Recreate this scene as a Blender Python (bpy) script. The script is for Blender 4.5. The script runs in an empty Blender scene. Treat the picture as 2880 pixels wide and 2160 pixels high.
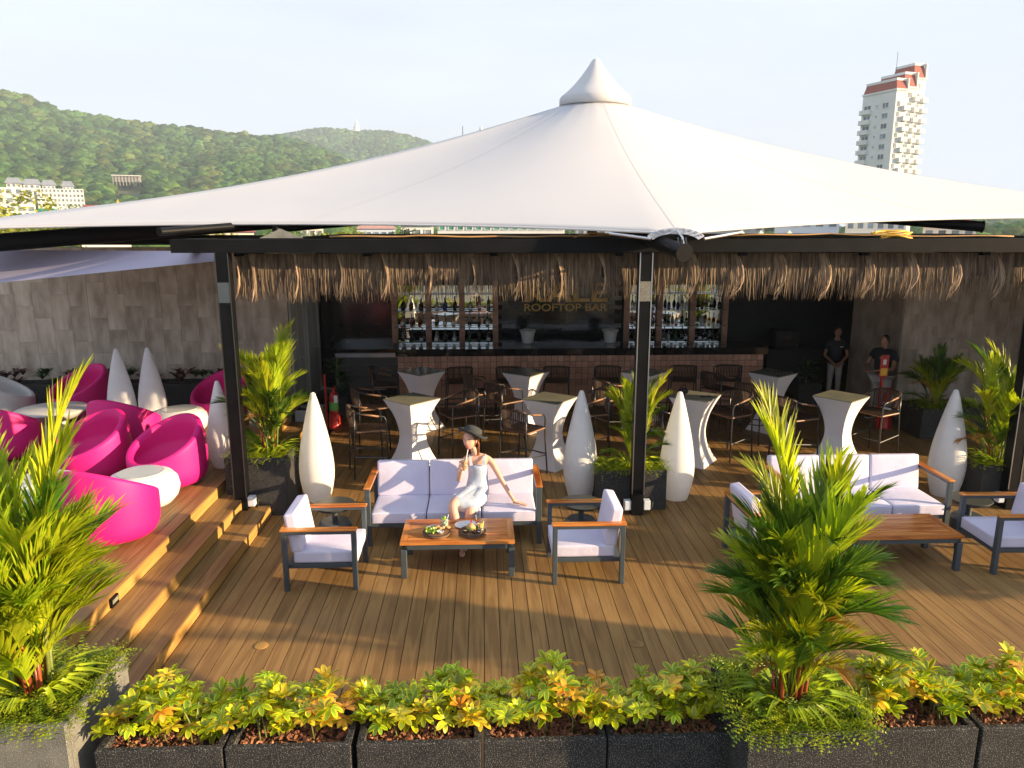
import bpy, bmesh, math, random
import numpy as np
from math import pi, sin, cos, radians, sqrt, atan2
from mathutils import Vector, Matrix, Euler, noise
random.seed(7); RNG = np.random.default_rng(7)
sc = bpy.context.scene
COL = sc.collection
# ---------------------------------------------------------------- camera
cam = bpy.data.cameras.new('camera'); cam.sensor_width = 36; cam.lens = 36*2107/2880
cam.clip_start = .05; cam.clip_end = 12000
camo = bpy.data.objects.new('camera', cam); COL.objects.link(camo)
camo.location = (0, 0, 3.83)
camo.rotation_euler = (radians(90-12.018), 0, radians(-2.257))
sc.camera = camo
# ---------------------------------------------------------------- light
SUN_EL, SUN_AZ = 13.0, radians(106.5)           # azimuth clockwise from +Y
sunv = Vector((sin(SUN_AZ)*cos(radians(SUN_EL)), cos(SUN_AZ)*cos(radians(SUN_EL)), sin(radians(SUN_EL))))
sl = bpy.data.lights.new('sun', 'SUN'); sl.energy = 5.0; sl.angle = radians(.55); sl.color = (1, .74, .44)
so = bpy.data.objects.new('sun', sl); COL.objects.link(so)
so.rotation_euler = sunv.to_track_quat('Z', 'Y').to_euler(); so.location = (30, -10, 30)
world = bpy.data.worlds.new('World'); sc.world = world; world.use_nodes = True
nt = world.node_tree; nt.nodes.clear()
wo = nt.nodes.new('ShaderNodeOutputWorld'); bg = nt.nodes.new('ShaderNodeBackground')
sk = nt.nodes.new('ShaderNodeTexSky'); sk.sky_type = 'NISHITA'; sk.sun_disc = False
sk.sun_elevation = radians(SUN_EL); sk.sun_rotation = SUN_AZ
sk.air_density = 1.0; sk.dust_density = 1.0; sk.ozone_density = 1.5; sk.altitude = 30
# thin veil of high cloud that whitens the sky
hsv = nt.nodes.new('ShaderNodeHueSaturation'); hsv.inputs['Saturation'].default_value = .55
tc = nt.nodes.new('ShaderNodeTexCoord'); mp = nt.nodes.new('ShaderNodeMapping'); mp.inputs['Scale'].default_value = (1.2, 1.2, 5)
nz = nt.nodes.new('ShaderNodeTexNoise'); nz.inputs['Scale'].default_value = 2.0; nz.inputs['Detail'].default_value = 5
cr = nt.nodes.new('ShaderNodeValToRGB'); cr.color_ramp.elements[0].position = .38; cr.color_ramp.elements[0].color = (.70, .70, .70, 1)
cr.color_ramp.elements[1].position = .72; cr.color_ramp.elements[1].color = (.92, .92, .92, 1)
mx = nt.nodes.new('ShaderNodeMix'); mx.data_type = 'RGBA'; mx.inputs[7].default_value = (5.9, 6.7, 8.2, 1)
nt.links.new(tc.outputs['Generated'], mp.inputs[0]); nt.links.new(mp.outputs[0], nz.inputs[0]); nt.links.new(nz.outputs[0], cr.inputs[0])
nt.links.new(sk.outputs[0], hsv.inputs['Color']); nt.links.new(hsv.outputs[0], mx.inputs[6]); nt.links.new(cr.outputs[0], mx.inputs[0])
nt.links.new(mx.outputs[2], bg.inputs[0]); bg.inputs[1].default_value = .060
nt.links.new(bg.outputs[0], wo.inputs[0])
vs = sc.view_settings; vs.view_transform = 'Standard'; vs.look = 'None'; vs.exposure = 1.42; vs.gamma = 1; vs.use_curve_mapping = False
sc.cycles.max_bounces = 8; sc.cycles.transparent_max_bounces = 12
# ---------------------------------------------------------------- materials
def mat(name, c1, c2=None, scale=6, rough=.6, metal=0, bump=0, bscale=40, stretch=(1, 1, 1), rand=0, spec=.5, detail=4,
        trans=0, transl=None, hue=0, coat=0, lo=.35, hi=.65, attr=None, emis=None, ior=None, speck=None, bdist=.01, alpha=None):
    m = bpy.data.materials.new(name); m.use_nodes = True
    N = m.node_tree.nodes; L = m.node_tree.links; b = N['Principled BSDF']
    b.inputs['Roughness'].default_value = rough; b.inputs['Metallic'].default_value = metal
    b.inputs['Specular IOR Level'].default_value = spec; b.inputs['Transmission Weight'].default_value = trans
    b.inputs['Coat Weight'].default_value = coat
    if ior: b.inputs['IOR'].default_value = ior
    t = N.new('ShaderNodeTexCoord'); mp = N.new('ShaderNodeMapping'); mp.inputs['Scale'].default_value = stretch
    oi = N.new('ShaderNodeObjectInfo')
    va = N.new('ShaderNodeVectorMath'); va.operation = 'MULTIPLY_ADD'
    va.inputs[1].default_value = (37, 53, 71); L.new(oi.outputs['Random'], va.inputs[0]); L.new(t.outputs['Object'], va.inputs[2])
    L.new(va.outputs[0], mp.inputs[0])
    if c2 is None: c2 = tuple(min(1, c*1.12) for c in c1)
    n = N.new('ShaderNodeTexNoise'); n.inputs['Scale'].default_value = scale; n.inputs['Detail'].default_value = detail
    L.new(mp.outputs[0], n.inputs[0])
    r = N.new('ShaderNodeValToRGB'); r.color_ramp.elements[0].position = lo; r.color_ramp.elements[1].position = hi
    r.color_ramp.elements[0].color = (*c1, 1); r.color_ramp.elements[1].color = (*c2, 1)
    L.new(n.outputs[0], r.inputs[0]); out = r.outputs[0]
    if speck:
        v = N.new('ShaderNodeTexNoise'); v.inputs['Scale'].default_value = speck[0]; v.inputs['Detail'].default_value = 1
        L.new(t.outputs['Object'], v.inputs[0])
        r2 = N.new('ShaderNodeValToRGB'); r2.color_ramp.elements[0].position = speck[1]; r2.color_ramp.elements[1].position = speck[1]+.05
        r2.color_ramp.elements[0].color = (0, 0, 0, 1); L.new(v.outputs[0], r2.inputs[0])
        mm = N.new('ShaderNodeMix'); mm.data_type = 'RGBA'; L.new(r2.outputs[0], mm.inputs[0]); L.new(out, mm.inputs[6]); mm.inputs[7].default_value = (*speck[2], 1)
        out = mm.outputs[2]
    if attr:
        a = N.new('ShaderNodeAttribute'); a.attribute_name = attr
        mm = N.new('ShaderNodeMix'); mm.data_type = 'RGBA'; mm.blend_type = 'MULTIPLY'; mm.inputs[0].default_value = 1
        L.new(out, mm.inputs[6]); L.new(a.outputs['Color'], mm.inputs[7]); out = mm.outputs[2]
    if rand or hue:
        h = N.new('ShaderNodeHueSaturation')
        if rand:
            q = N.new('ShaderNodeMapRange'); q.inputs[3].default_value = 1-rand; q.inputs[4].default_value = 1+rand
            L.new(oi.outputs['Random'], q.inputs[0]); L.new(q.outputs[0], h.inputs['Value'])
        if hue:
            w = N.new('ShaderNodeMath'); w.operation = 'FRACT'; w2 = N.new('ShaderNodeMath'); w2.operation = 'MULTIPLY'; w2.inputs[1].default_value = 7.31
            L.new(oi.outputs['Random'], w2.inputs[0]); L.new(w2.outputs[0], w.inputs[0])
            q = N.new('ShaderNodeMapRange'); q.inputs[3].default_value = .5-hue; q.inputs[4].default_value = .5+hue
            L.new(w.outputs[0], q.inputs[0]); L.new(q.outputs[0], h.inputs['Hue'])
        L.new(out, h.inputs['Color']); out = h.outputs[0]
    L.new(out, b.inputs['Base Color'])
    if bump:
        n2 = N.new('ShaderNodeTexNoise'); n2.inputs['Scale'].default_value = bscale; n2.inputs['Detail'].default_value = 4
        L.new(mp.outputs[0], n2.inputs[0]); bp = N.new('ShaderNodeBump'); bp.inputs['Strength'].default_value = bump; bp.inputs['Distance'].default_value = bdist
        L.new(n2.outputs[0], bp.inputs['Height']); L.new(bp.outputs[0], b.inputs['Normal'])
    if emis: b.inputs['Emission Color'].default_value = (*emis[:3], 1); b.inputs['Emission Strength'].default_value = emis[3]
    if alpha is not None: b.inputs['Alpha'].default_value = alpha
    if transl is not None:
        tr = N.new('ShaderNodeBsdfTranslucent'); g = N.new('ShaderNodeMix'); g.data_type = 'RGBA'; g.blend_type = 'MULTIPLY'; g.inputs[0].default_value = 1
        L.new(out, g.inputs[6]); g.inputs[7].default_value = (*transl[1:], 1); L.new(g.outputs[2], tr.inputs[0])
        ms = N.new('ShaderNodeMixShader'); ms.inputs[0].default_value = transl[0]
        L.new(b.outputs[0], ms.inputs[1]); L.new(tr.outputs[0], ms.inputs[2]); L.new(ms.outputs[0], N['Material Output'].inputs['Surface'])
    return m

def wood_mat(name, dark, mid, light, rough=.6, gscale=9, rand=.12, stretch=(1, .06, 1), bump=.35, coat=0, ring=9):
    """wood with long grain along local Y: streaks and flame figures"""
    m = bpy.data.materials.new(name); m.use_nodes = True
    N = m.node_tree.nodes; L = m.node_tree.links; b = N['Principled BSDF']
    b.inputs['Roughness'].default_value = rough; b.inputs['Coat Weight'].default_value = coat; b.inputs['Coat Roughness'].default_value = .15
    b.inputs['Specular IOR Level'].default_value = .35
    t = N.new('ShaderNodeTexCoord'); oi = N.new('ShaderNodeObjectInfo')
    va = N.new('ShaderNodeVectorMath'); va.operation = 'MULTIPLY_ADD'; va.inputs[1].default_value = (17.3, 91.7, 5.1)
    L.new(oi.outputs['Random'], va.inputs[0]); L.new(t.outputs['Object'], va.inputs[2])
    mp = N.new('ShaderNodeMapping'); mp.inputs['Scale'].default_value = stretch; L.new(va.outputs[0], mp.inputs[0])
    n = N.new('ShaderNodeTexNoise'); n.inputs['Scale'].default_value = gscale; n.inputs['Detail'].default_value = 6; n.inputs['Distortion'].default_value = .4
    L.new(mp.outputs[0], n.inputs[0])
    w = N.new('ShaderNodeMath'); w.operation = 'MULTIPLY'; w.inputs[1].default_value = ring; L.new(n.outputs[0], w.inputs[0])
    s = N.new('ShaderNodeMath'); s.operation = 'PINGPONG'; s.inputs[1].default_value = 1; L.new(w.outputs[0], s.inputs[0])
    big = N.new('ShaderNodeTexNoise'); big.inputs['Scale'].default_value = 1.3; big.inputs['Detail'].default_value = 3; L.new(va.outputs[0], big.inputs[0])
    ad = N.new('ShaderNodeMath'); ad.operation = 'MULTIPLY_ADD'; ad.inputs[1].default_value = .45; L.new(s.outputs[0], ad.inputs[0]); 
    bm_ = N.new('ShaderNodeMath'); bm_.operation = 'MULTIPLY'; bm_.inputs[1].default_value = .75; L.new(big.outputs[0], bm_.inputs[0]); L.new(bm_.outputs[0], ad.inputs[2])
    r = N.new('ShaderNodeValToRGB'); e = r.color_ramp.elements
    e[0].position = .18; e[0].color = (*dark, 1); e[1].position = .85; e[1].color = (*light, 1)
    k = e.new(.5); k.color = (*mid, 1)
    L.new(ad.outputs[0], r.inputs[0])
    h = N.new('ShaderNodeHueSaturation'); q = N.new('ShaderNodeMapRange'); q.inputs[3].default_value = 1-rand; q.inputs[4].default_value = 1+rand
    L.new(oi.outputs['Random'], q.inputs[0]); L.new(q.outputs[0], h.inputs['Value']); L.new(r.outputs[0], h.inputs['Color']); L.new(h.outputs[0], b.inputs['Base Color'])
    bp = N.new('ShaderNodeBump'); bp.inputs['Strength'].default_value = bump; bp.inputs['Distance'].default_value = .004
    L.new(s.outputs[0], bp.inputs['Height']); L.new(bp.outputs[0], b.inputs['Normal'])
    return m

MT = dict(
 board=wood_mat('deck_board_wood', (.145, .076, .026), (.205, .114, .038), (.27, .158, .054), rough=.55, rand=.10, bump=.2),
 riser=wood_mat('riser_wood', (.26, .14, .04), (.36, .20, .055), (.42, .25, .07), rough=.5, rand=.06, bump=.15),
 teak=wood_mat('oiled_teak', (.20, .045, .010), (.44, .13, .024), (.60, .25, .06), rough=.28, rand=.10, gscale=11, stretch=(1, .09, 1), bump=.1, coat=.35, ring=7),
 teakx=wood_mat('oiled_teak_cross', (.20, .045, .010), (.44, .13, .024), (.60, .25, .06), rough=.28, rand=.10, gscale=11, stretch=(.09, 1, 1), bump=.1, coat=.35, ring=7),
 black=mat('black_steel', (.003, .0033, .004), (.005, .0055, .007), rough=.45, spec=.15, bump=.03, bscale=90),
 beamm=mat('painted_black_beam', (.004, .0045, .0055), (.007, .0075, .009), scale=3, rough=.6, spec=.12, bump=.05, bscale=60),
 alu=mat('charcoal_aluminium', (.045, .06, .072), (.055, .072, .085), rough=.42, bump=.02, bscale=200),
 cushion=mat('pale_lilac_cushion', (.56, .54, .68), (.61, .59, .72), scale=3, rough=.85, bump=.35, bscale=5, bdist=.025, spec=.2),
 lampw=mat('white_polyethylene', (.80, .80, .81), (.84, .84, .84), rough=.42, spec=.4, transl=(.35, 1.15, 1.16, 1.18)),
 spandex=mat('white_stretch_fabric', (.64, .63, .66), (.69, .68, .70), scale=2, rough=.8, spec=.15, bump=.05, bscale=8, bdist=.02),
 glasstop=mat('grey_green_glass_top', (.20, .21, .17), (.26, .26, .20), scale=2, rough=.12, spec=.8),
 smoke=mat('smoked_table_top', (.045, .048, .042), (.06, .062, .055), rough=.3, spec=.4),
 glassw=mat('white_glass_disc', (.5, .54, .54), (.56, .58, .58), rough=.10, spec=.8),
 pink=mat('magenta_polyethylene', (.60, .005, .16), (.66, .008, .19), scale=1.5, rough=.6, spec=.4, bump=.03, bscale=30),
 whitepe=mat('cream_polyethylene', (.52, .51, .495), (.57, .555, .53), rough=.4, spec=.4),
 granite=mat('black_terrazzo', (.014, .015, .017), (.024, .024, .026), scale=9, rough=.75, bump=.25, bscale=160, speck=(150, .60, (.22, .21, .18)), spec=.25),
 granitew=mat('worn_terrazzo', (.10, .10, .09), (.15, .15, .13), scale=7, rough=.8, bump=.3, bscale=160, speck=(150, .60, (.30, .29, .25))),
 soil=mat('dark_soil', (.03, .02, .012), (.06, .035, .02), scale=30, rough=.95, bump=.6, bscale=60),
 chips=mat('bark_chips', (.16, .06, .028), (.42, .20, .10), scale=14, rough=.85, bump=.3, bscale=60, attr='tint'),
 canopy=mat('white_membrane', (.56, .56, .575), (.59, .59, .60), scale=.6, rough=.5, spec=.3, transl=(.10, 1, .97, .92), bump=.04, bscale=2, bdist=.03),
 sail=mat('lilac_grey_sail', (.36, .335, .44), (.44, .41, .52), scale=.8, rough=.6, transl=(.15, 1, .95, 1)),
 chrome=mat('brushed_steel', (.55, .56, .58), (.62, .63, .65), rough=.3, metal=1),
 plate=mat('galvanised_plate', (.55, .58, .66), (.65, .67, .72), rough=.45, metal=.6),
 rattan=mat('brown_rattan', (.03, .016, .010), (.07, .036, .02), scale=40, rough=.6, bump=.4, bscale=120),
 rattanl=mat('tan_rattan_binding', (.16, .08, .04), (.26, .14, .07), scale=40, rough=.5, bump=.3, bscale=120),
 tube=mat('gunmetal_tube', (.05, .052, .056), (.07, .07, .075), rough=.3, metal=.5),
 thatch=mat('dry_palm_thatch', (.15, .105, .07), (.33, .245, .165), scale=18, rough=.85, stretch=(1, 1, .2), attr='tint', transl=(.15, 1, .8, .5)),
 stone=mat('travertine_tile', (.29, .225, .165), (.58, .49, .39), scale=2.5, rough=.7, bump=.15, bscale=14, stretch=(2.2, 1, .8), rand=.10, detail=9, lo=.3, hi=.72),
 grout=mat('grout', (.25, .23, .2), rough=.9),
 darkwall=mat('dark_plaster', (.008, .008, .009), (.012, .012, .013), rough=.6),
 ceil=mat('dark_ceiling', (.012, .012, .013), rough=.8),
 terracotta=mat('terracotta_tile', (.42, .19, .11), (.58, .33, .22), scale=60, rough=.5, bump=.5, bscale=90, rand=.2, detail=2),
 subway=mat('black_glazed_brick', (.012, .012, .014), (.02, .02, .022), rough=.12, spec=.7, bump=.1, bscale=20),
 counter=mat('black_counter_stone', (.008, .008, .009), (.014, .014, .015), rough=.08, spec=.7),
 mirror=mat('mirror_glass', (.62, .66, .64), (.66, .70, .68), rough=.02, metal=1),
 gold=mat('brass_lettering', (.62, .36, .09), (.72, .45, .14), rough=.5, metal=.1, bump=.1, bscale=80),
 steel=mat('brushed_fridge_steel', (.10, .095, .09), (.14, .135, .13), scale=2, rough=.45, metal=.6, stretch=(1, 1, 8)),
 whitepaint=mat('off_white_paint', (.50, .49, .45), (.58, .57, .53), scale=1, rough=.55, stretch=(1, 1, .15)),
 redpaint=mat('red_paint', (.42, .015, .012), (.50, .02, .015), rough=.3, spec=.6),
 green=mat('green_label', (.12, .42, .08), rough=.5),
 paper=mat('white_paper', (.75, .75, .73), rough=.7),
 yellow=mat('yellow_conduit', (.70, .38, .03), (.80, .48, .05), rough=.55),
 tan=mat('tan_cable', (.30, .16, .05), (.40, .22, .08), rough=.6),
 whitebox=mat('white_plastic_box', (.55, .60, .66), (.62, .67, .72), rough=.4),
 skin=mat('skin', (.62, .34, .24), (.68, .39, .28), scale=8, rough=.5, spec=.35),
 skind=mat('tan_skin', (.33, .16, .10), (.38, .19, .12), rough=.5),
 dress=mat('pale_blue_dress', (.38, .44, .54), (.43, .49, .58), scale=20, rough=.85, bump=.4, bscale=14, bdist=.02, stretch=(1, 1, 2.5)),
 hair=mat('auburn_hair', (.12, .035, .012), (.22, .075, .025), scale=30, rough=.4, stretch=(3, 3, .4)),
 hairb=mat('black_hair', (.012, .01, .009), rough=.45),
 hat=mat('charcoal_felt_hat', (.028, .032, .034), (.045, .05, .052), rough=.9),
 navy=mat('navy_polo_shirt', (.012, .014, .022), (.018, .02, .03), rough=.8),
 khaki=mat('pale_trousers', (.42, .39, .37), (.50, .46, .43), scale=8, rough=.85, bump=.3, bscale=12, bdist=.02),
 lips=mat('red_lips', (.45, .05, .05), rough=.4), eye=mat('dark_eye', (.02, .014, .01), rough=.2), brow=mat('brown_brow', (.06, .03, .02), rough=.8),
 nude=mat('nude_leather', (.62, .40, .30), rough=.35),
 orange=mat('orange_iced_drink', (.75, .22, .015), (.85, .36, .03), scale=40, rough=.15, emis=None),
 lime=mat('pale_lime_drink', (.55, .62, .32), (.65, .7, .42), scale=30, rough=.15),
 clear=mat('clear_glass', (.9, .95, .93), (.9, .95, .93), rough=.03, trans=.9, ior=1.3),
 salad=mat('salad_leaf', (.16, .36, .03), (.35, .5, .08), scale=30, rough=.5), bread=mat('toasted_bread', (.50, .28, .10), (.68, .44, .2), scale=25, rough=.7),
 fries=mat('golden_fries', (.75, .48, .10), (.82, .58, .18), rough=.55), sauce=mat('red_sauce', (.25, .02, .01), rough=.3), cream=mat('white_dip', (.8, .8, .76), rough=.4),
 logw=wood_mat('walnut_board', (.05, .022, .012), (.10, .05, .026), (.16, .085, .045), rough=.55),
 rubber=mat('black_rubber', (.01, .01, .01), rough=.7),
 stemr=mat('red_palm_stem', (.16, .02, .010), (.30, .08, .025), scale=12, rough=.4, stretch=(1, 1, .2)),
 stemg=mat('green_stem', (.10, .14, .03), (.20, .22, .05), scale=12, rough=.5),
 palml=mat('palm_leaf_gold_green', (.24, .32, .010), (.42, .47, .02), scale=7, rough=.38, rand=.22, hue=.018, transl=(.38, 1.5, 1.5, .5)),
 palmd=mat('palm_leaf_deep_green', (.04, .11, .012), (.13, .22, .018), scale=7, rough=.38, rand=.25, hue=.015, transl=(.30, 1.4, 1.4, .5)),
 palmo=mat('palm_leaf_dry_orange', (.35, .17, .04), (.45, .28, .08), scale=7, rough=.5, transl=(.3, 1.3, 1.1, .5)),
 schg=mat('umbrella_leaf_green', (.30, .36, .010), (.52, .54, .02), scale=14, rough=.32, rand=.25, hue=.02, attr='tint', transl=(.3, 1.4, 1.4, .4)),
 schy=mat('umbrella_leaf_yellow', (.50, .42, .03), (.62, .50, .05), scale=14, rough=.35, rand=.15, hue=.02, attr='tint', transl=(.3, 1.2, 1.1, .4)),
 scho=mat('umbrella_leaf_orange', (.60, .28, .03), (.70, .38, .06), scale=14, rough=.35, rand=.15, attr='tint', transl=(.3, 1.2, 1.0, .4)),
 fern=mat('foxtail_ground_cover', (.16, .27, .010), (.38, .44, .02), scale=9, rough=.5, attr='tint', transl=(.35, 1.4, 1.4, .5)),
 burg=mat('burgundy_leaf', (.05, .016, .014), (.09, .03, .02), scale=12, rough=.4, rand=.3),
 dgreen=mat('dark_green_leaf', (.02, .05, .015), (.04, .085, .02), scale=12, rough=.4, rand=.3),
)
# ---------------------------------------------------------------- helpers
class MB:
    def __init__(s): s.v = []; s.f = []; s.t = None; s.sm = False
    def add(s, v, f, tint=None):
        o = len(s.v); s.v.extend(v); s.f.extend([tuple(i+o for i in q) for q in f])
        if tint is not None:
            if s.t is None: s.t = [(1, 1, 1)]*o
            s.t.extend([tint]*len(v))
        elif s.t is not None: s.t.extend([(1, 1, 1)]*len(v))
        return s
    def box(s, a, b, M=None):
        x0, y0, z0 = a; x1, y1, z1 = b
        v = [(x0,y0,z0),(x1,y0,z0),(x1,y1,z0),(x0,y1,z0),(x0,y0,z1),(x1,y0,z1),(x1,y1,z1),(x0,y1,z1)]
        if M is not None: v = [tuple(M @ Vector(p)) for p in v]
        return s.add(v, [(3,2,1,0),(4,5,6,7),(0,1,5,4),(1,2,6,5),(2,3,7,6),(3,0,4,7)])
    def cb(s, c, d, M=None):
        return s.box([c[i]-d[i]/2 for i in range(3)], [c[i]+d[i]/2 for i in range(3)], M)
    def rbox(s, a, b, r=.03, seg=2, M=None, puff=0):
        bm = bmesh.new(); bmesh.ops.create_cube(bm, size=1)
        d = [b[i]-a[i] for i in range(3)]; c = [(b[i]+a[i])/2 for i in range(3)]
        if puff:
            bmesh.ops.subdivide_edges(bm, edges=bm.edges[:], cuts=3, use_grid_fill=True)
        for v in bm.verts: v.co = Vector([v.co[i]*d[i] for i in range(3)])
        if puff:
            for v in bm.verts:
                n = [abs(v.co[i]/(d[i]/2)) for i in range(3)]
                j = min(range(3), key=lambda i: d[i])
                if n[j] > .99:
                    k = [i for i in range(3) if i != j]
                    v.co[j] += math.copysign(puff*(1-n[k[0]]**2)*(1-n[k[1]]**2), v.co[j])
            ed = [e for e in bm.edges if e.calc_face_angle(0) > .8]
        else: ed = bm.edges[:]
        bmesh.ops.bevel(bm, geom=ed, offset=r, segments=seg, affect='EDGES', profile=.6)
        bm.verts.ensure_lookup_table()
        vs_ = [tuple(v.co+Vector(c)) for v in bm.verts]
        if M is not None: vs_ = [tuple(M @ Vector(p)) for p in vs_]
        for i, v in enumerate(bm.verts): v.index = i
        s.add(vs_, [tuple(v.index for v in f.verts) for f in bm.faces]); bm.free(); return s
    def tube(s, pts, r, n=8, cap=True):
        pts = [Vector(p) for p in pts]; R = r if isinstance(r, (list, tuple)) else [r]*len(pts)
        v = []; f = []; up = None
        for i, p in enumerate(pts):
            d = (pts[min(i+1, len(pts)-1)]-pts[max(i-1, 0)]).normalized()
            if up is None: up = Vector((0, 0, 1)) if abs(d.z) < .9 else Vector((0, 1, 0))
            a = d.cross(up).normalized(); b = a.cross(d).normalized(); up = b
            for k in range(n):
                t = 2*pi*k/n; v.append(tuple(p+(a*cos(t)+b*sin(t))*R[i]))
        for i in range(len(pts)-1):
            for k in range(n):
                f.append((i*n+k, i*n+(k+1) % n, (i+1)*n+(k+1) % n, (i+1)*n+k))
        if cap: f.append(tuple(range(n-1, -1, -1))); f.append(tuple(range((len(pts)-1)*n, len(pts)*n)))
        return s.add(v, [q[::-1] for q in f])
    def lathe(s, prof, n=24, c=(0, 0, 0), sx=1, sy=1):
        v = []; f = []
        for r, z in prof:
            for k in range(n):
                t = 2*pi*k/n; v.append((c[0]+r*sx*cos(t), c[1]+r*sy*sin(t), c[2]+z))
        for i in range(len(prof)-1):
            for k in range(n): f.append((i*n+k, i*n+(k+1) % n, (i+1)*n+(k+1) % n, (i+1)*n+k))
        if prof[0][0] > 1e-4: f.append(tuple(range(n-1, -1, -1)))
        if prof[-1][0] > 1e-4: f.append(tuple(range((len(prof)-1)*n, len(prof)*n)))
        return s.add(v, f)
    def sphere(s, c, r, n=10, M=None):
        r = r if isinstance(r, (tuple, list)) else (r, r, r)
        v = []; f = []; m = n//2+1
        for i in range(m+1):
            a = pi*i/m
            for k in range(n):
                t = 2*pi*k/n; p = (c[0]+r[0]*sin(a)*cos(t), c[1]+r[1]*sin(a)*sin(t), c[2]-r[2]*cos(a))
                v.append(tuple(M @ Vector(p)) if M is not None else p)
        for i in range(m):
            for k in range(n): f.append((i*n+k, i*n+(k+1) % n, (i+1)*n+(k+1) % n, (i+1)*n+k))
        return s.add(v, f)
    def mesh(s, name):
        me = bpy.data.meshes.new(name); me.from_pydata(s.v, [], s.f)
        if s.t is not None:
            at = me.color_attributes.new('tint', 'FLOAT_COLOR', 'POINT')
            at.data.foreach_set('color', np.c_[np.array(s.t, dtype=np.float32), np.ones(len(s.t), dtype=np.float32)].ravel())
        return me
    def build(s, name, m, parent=None, smooth=False, **k):
        return link(name, s.mesh(name), m, parent, smooth, **k)
def link(name, me, m, parent=None, smooth=False, loc=(0, 0, 0), rot=(0, 0, 0)):
    if m is not None and not me.materials:
        for q in (m if isinstance(m, (list, tuple)) else [m]): me.materials.append(q)
    if smooth:
        me.shade_smooth()
        if smooth != 1: me.set_sharp_from_angle(angle=radians(smooth))
    o = bpy.data.objects.new(name, me); COL.objects.link(o); o.parent = parent; o.location = loc; o.rotation_euler = rot
    return o
def tag(o, label=None, cat=None, group=None, kind=None):
    for k, v in (('label', label), ('category', cat), ('group', group), ('kind', kind)):
        if v: o[k] = v
    return o
def thing(name, label, cat, loc=(0, 0, 0), rz=0, group=None, kind=None):
    o = bpy.data.objects.new(name, None); o.empty_display_size = .1; COL.objects.link(o)
    o.location = loc; o.rotation_euler = (0, 0, rz); return tag(o, label, cat, group, kind)
def copy_tree(o, loc=None, rz=None, label=None, group=None, parent=None, scale=None):
    c = o.copy(); COL.objects.link(c); c.parent = parent
    if loc is not None: c.location = loc
    if rz is not None: c.rotation_euler = (0, 0, rz)
    if scale is not None: c.scale = (scale,)*3
    if label: c['label'] = label
    if group: c['group'] = group
    for ch in KIDS.get(o.name, None) or [q for q in bpy.data.objects if q.parent == o]: copy_tree(ch, parent=c)
    return c
KIDS = {}
def remember(o):
    def rec(q):
        k = [w for w in bpy.data.objects if w.parent == q]; KIDS[q.name] = k
        for w in k: rec(w)
    rec(o)
def struct(name, mb, m, parent=None, smooth=False):
    o = mb.build(name, m, parent, smooth)
    if parent is None: o['kind'] = 'structure'
    return o
def ribbon(mb, pts, w, nrm, tint=None, fold=0):
    """blade along pts with half-widths w; nrm approx face normal"""
    v = []; n = len(pts)
    for i, p in enumerate(pts):
        d = (pts[min(i+1, n-1)]-pts[max(i-1, 0)]); sd = d.cross(nrm)
        sd = sd.normalized() if sd.length > 1e-6 else Vector((1, 0, 0))
        up = sd.cross(d).normalized()
        if fold: v += [tuple(p-sd*w[i]+up*fold*w[i]), tuple(p), tuple(p+sd*w[i]+up*fold*w[i])]
        else: v += [tuple(p-sd*w[i]), tuple(p+sd*w[i])]
    k = 3 if fold else 2; f = []
    for i in range(n-1):
        for j in range(k-1): f.append((i*k+j, i*k+j+1, (i+1)*k+j+1, (i+1)*k+j))
    mb.add(v, f, tint)
R = random.random
def U(a, b): return a+(b-a)*random.random()

# ---------------------------------------------------------------- ground, terrace slab, deck
struct('ground', MB().box((-4000, -2500, -18.5), (4000, 5500, -18)), mat('town_ground', (.10, .12, .06), (.20, .18, .13), scale=.02, rough=.95, detail=8))
struct('terrace_slab', MB().box((-13, 3.7, -18), (13.5, 19.5, -.06)), MT['darkwall'])
deck = struct('deck', MB().box((-2.84, 3.8, -.05), (13, 19.2, -.032)), MT['rubber'])
bw = .15
me = MB().box((-.0715, 0, -.026), (.0715, 15.3, 0)).mesh('board')
me.materials.append(MT['board'])
x = -2.86+.077; i = 0
while x < 11.4:
    link('board', me, None, deck, loc=(x, 3.85, 0)); x += bw
steps = struct('steps', MB().box((-3.16, 4, -.03), (-2.885, 13.42, .11)).box((-3.48, 4, -.03), (-3.205, 13.42, .262)), MT['rubber'])
def plank(p, x0, x1, y0, y1, z, th=.026, m='board'):
    mb = MB().box((-(x1-x0)/2, 0, -th), ((x1-x0)/2, y1-y0, 0)); return mb.build('board', MT[m], p, loc=((x0+x1)/2, y0, z))
for (xa, zz) in ((-3.18, .15), (-3.5, .30)):
    plank(steps, xa+.003, xa+.158, 4, 13.4, zz); plank(steps, xa+.164, xa+.322, 4, 13.4, zz)
for (xa, z0) in ((-2.862, 0), (-3.182, .15), (-3.502, .30)):
    MB().box((xa-.018, 4, z0+.001), (xa, 13.4, z0+.123)).build('riser', MT['riser'], steps)
udk = struct('upper_deck', MB().box((-13, 3.9, 0), (-3.525, 14.92, .415)), MT['rubber'])
x = -3.5-.074; me = MB().box((-.0715, 0, -.026), (.0715, 11, 0)).mesh('board'); me.materials.append(MT['board'])
while x > -12.4:
    link('board', me, None, udk, loc=(x, 3.9, .45)); x -= bw
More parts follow.
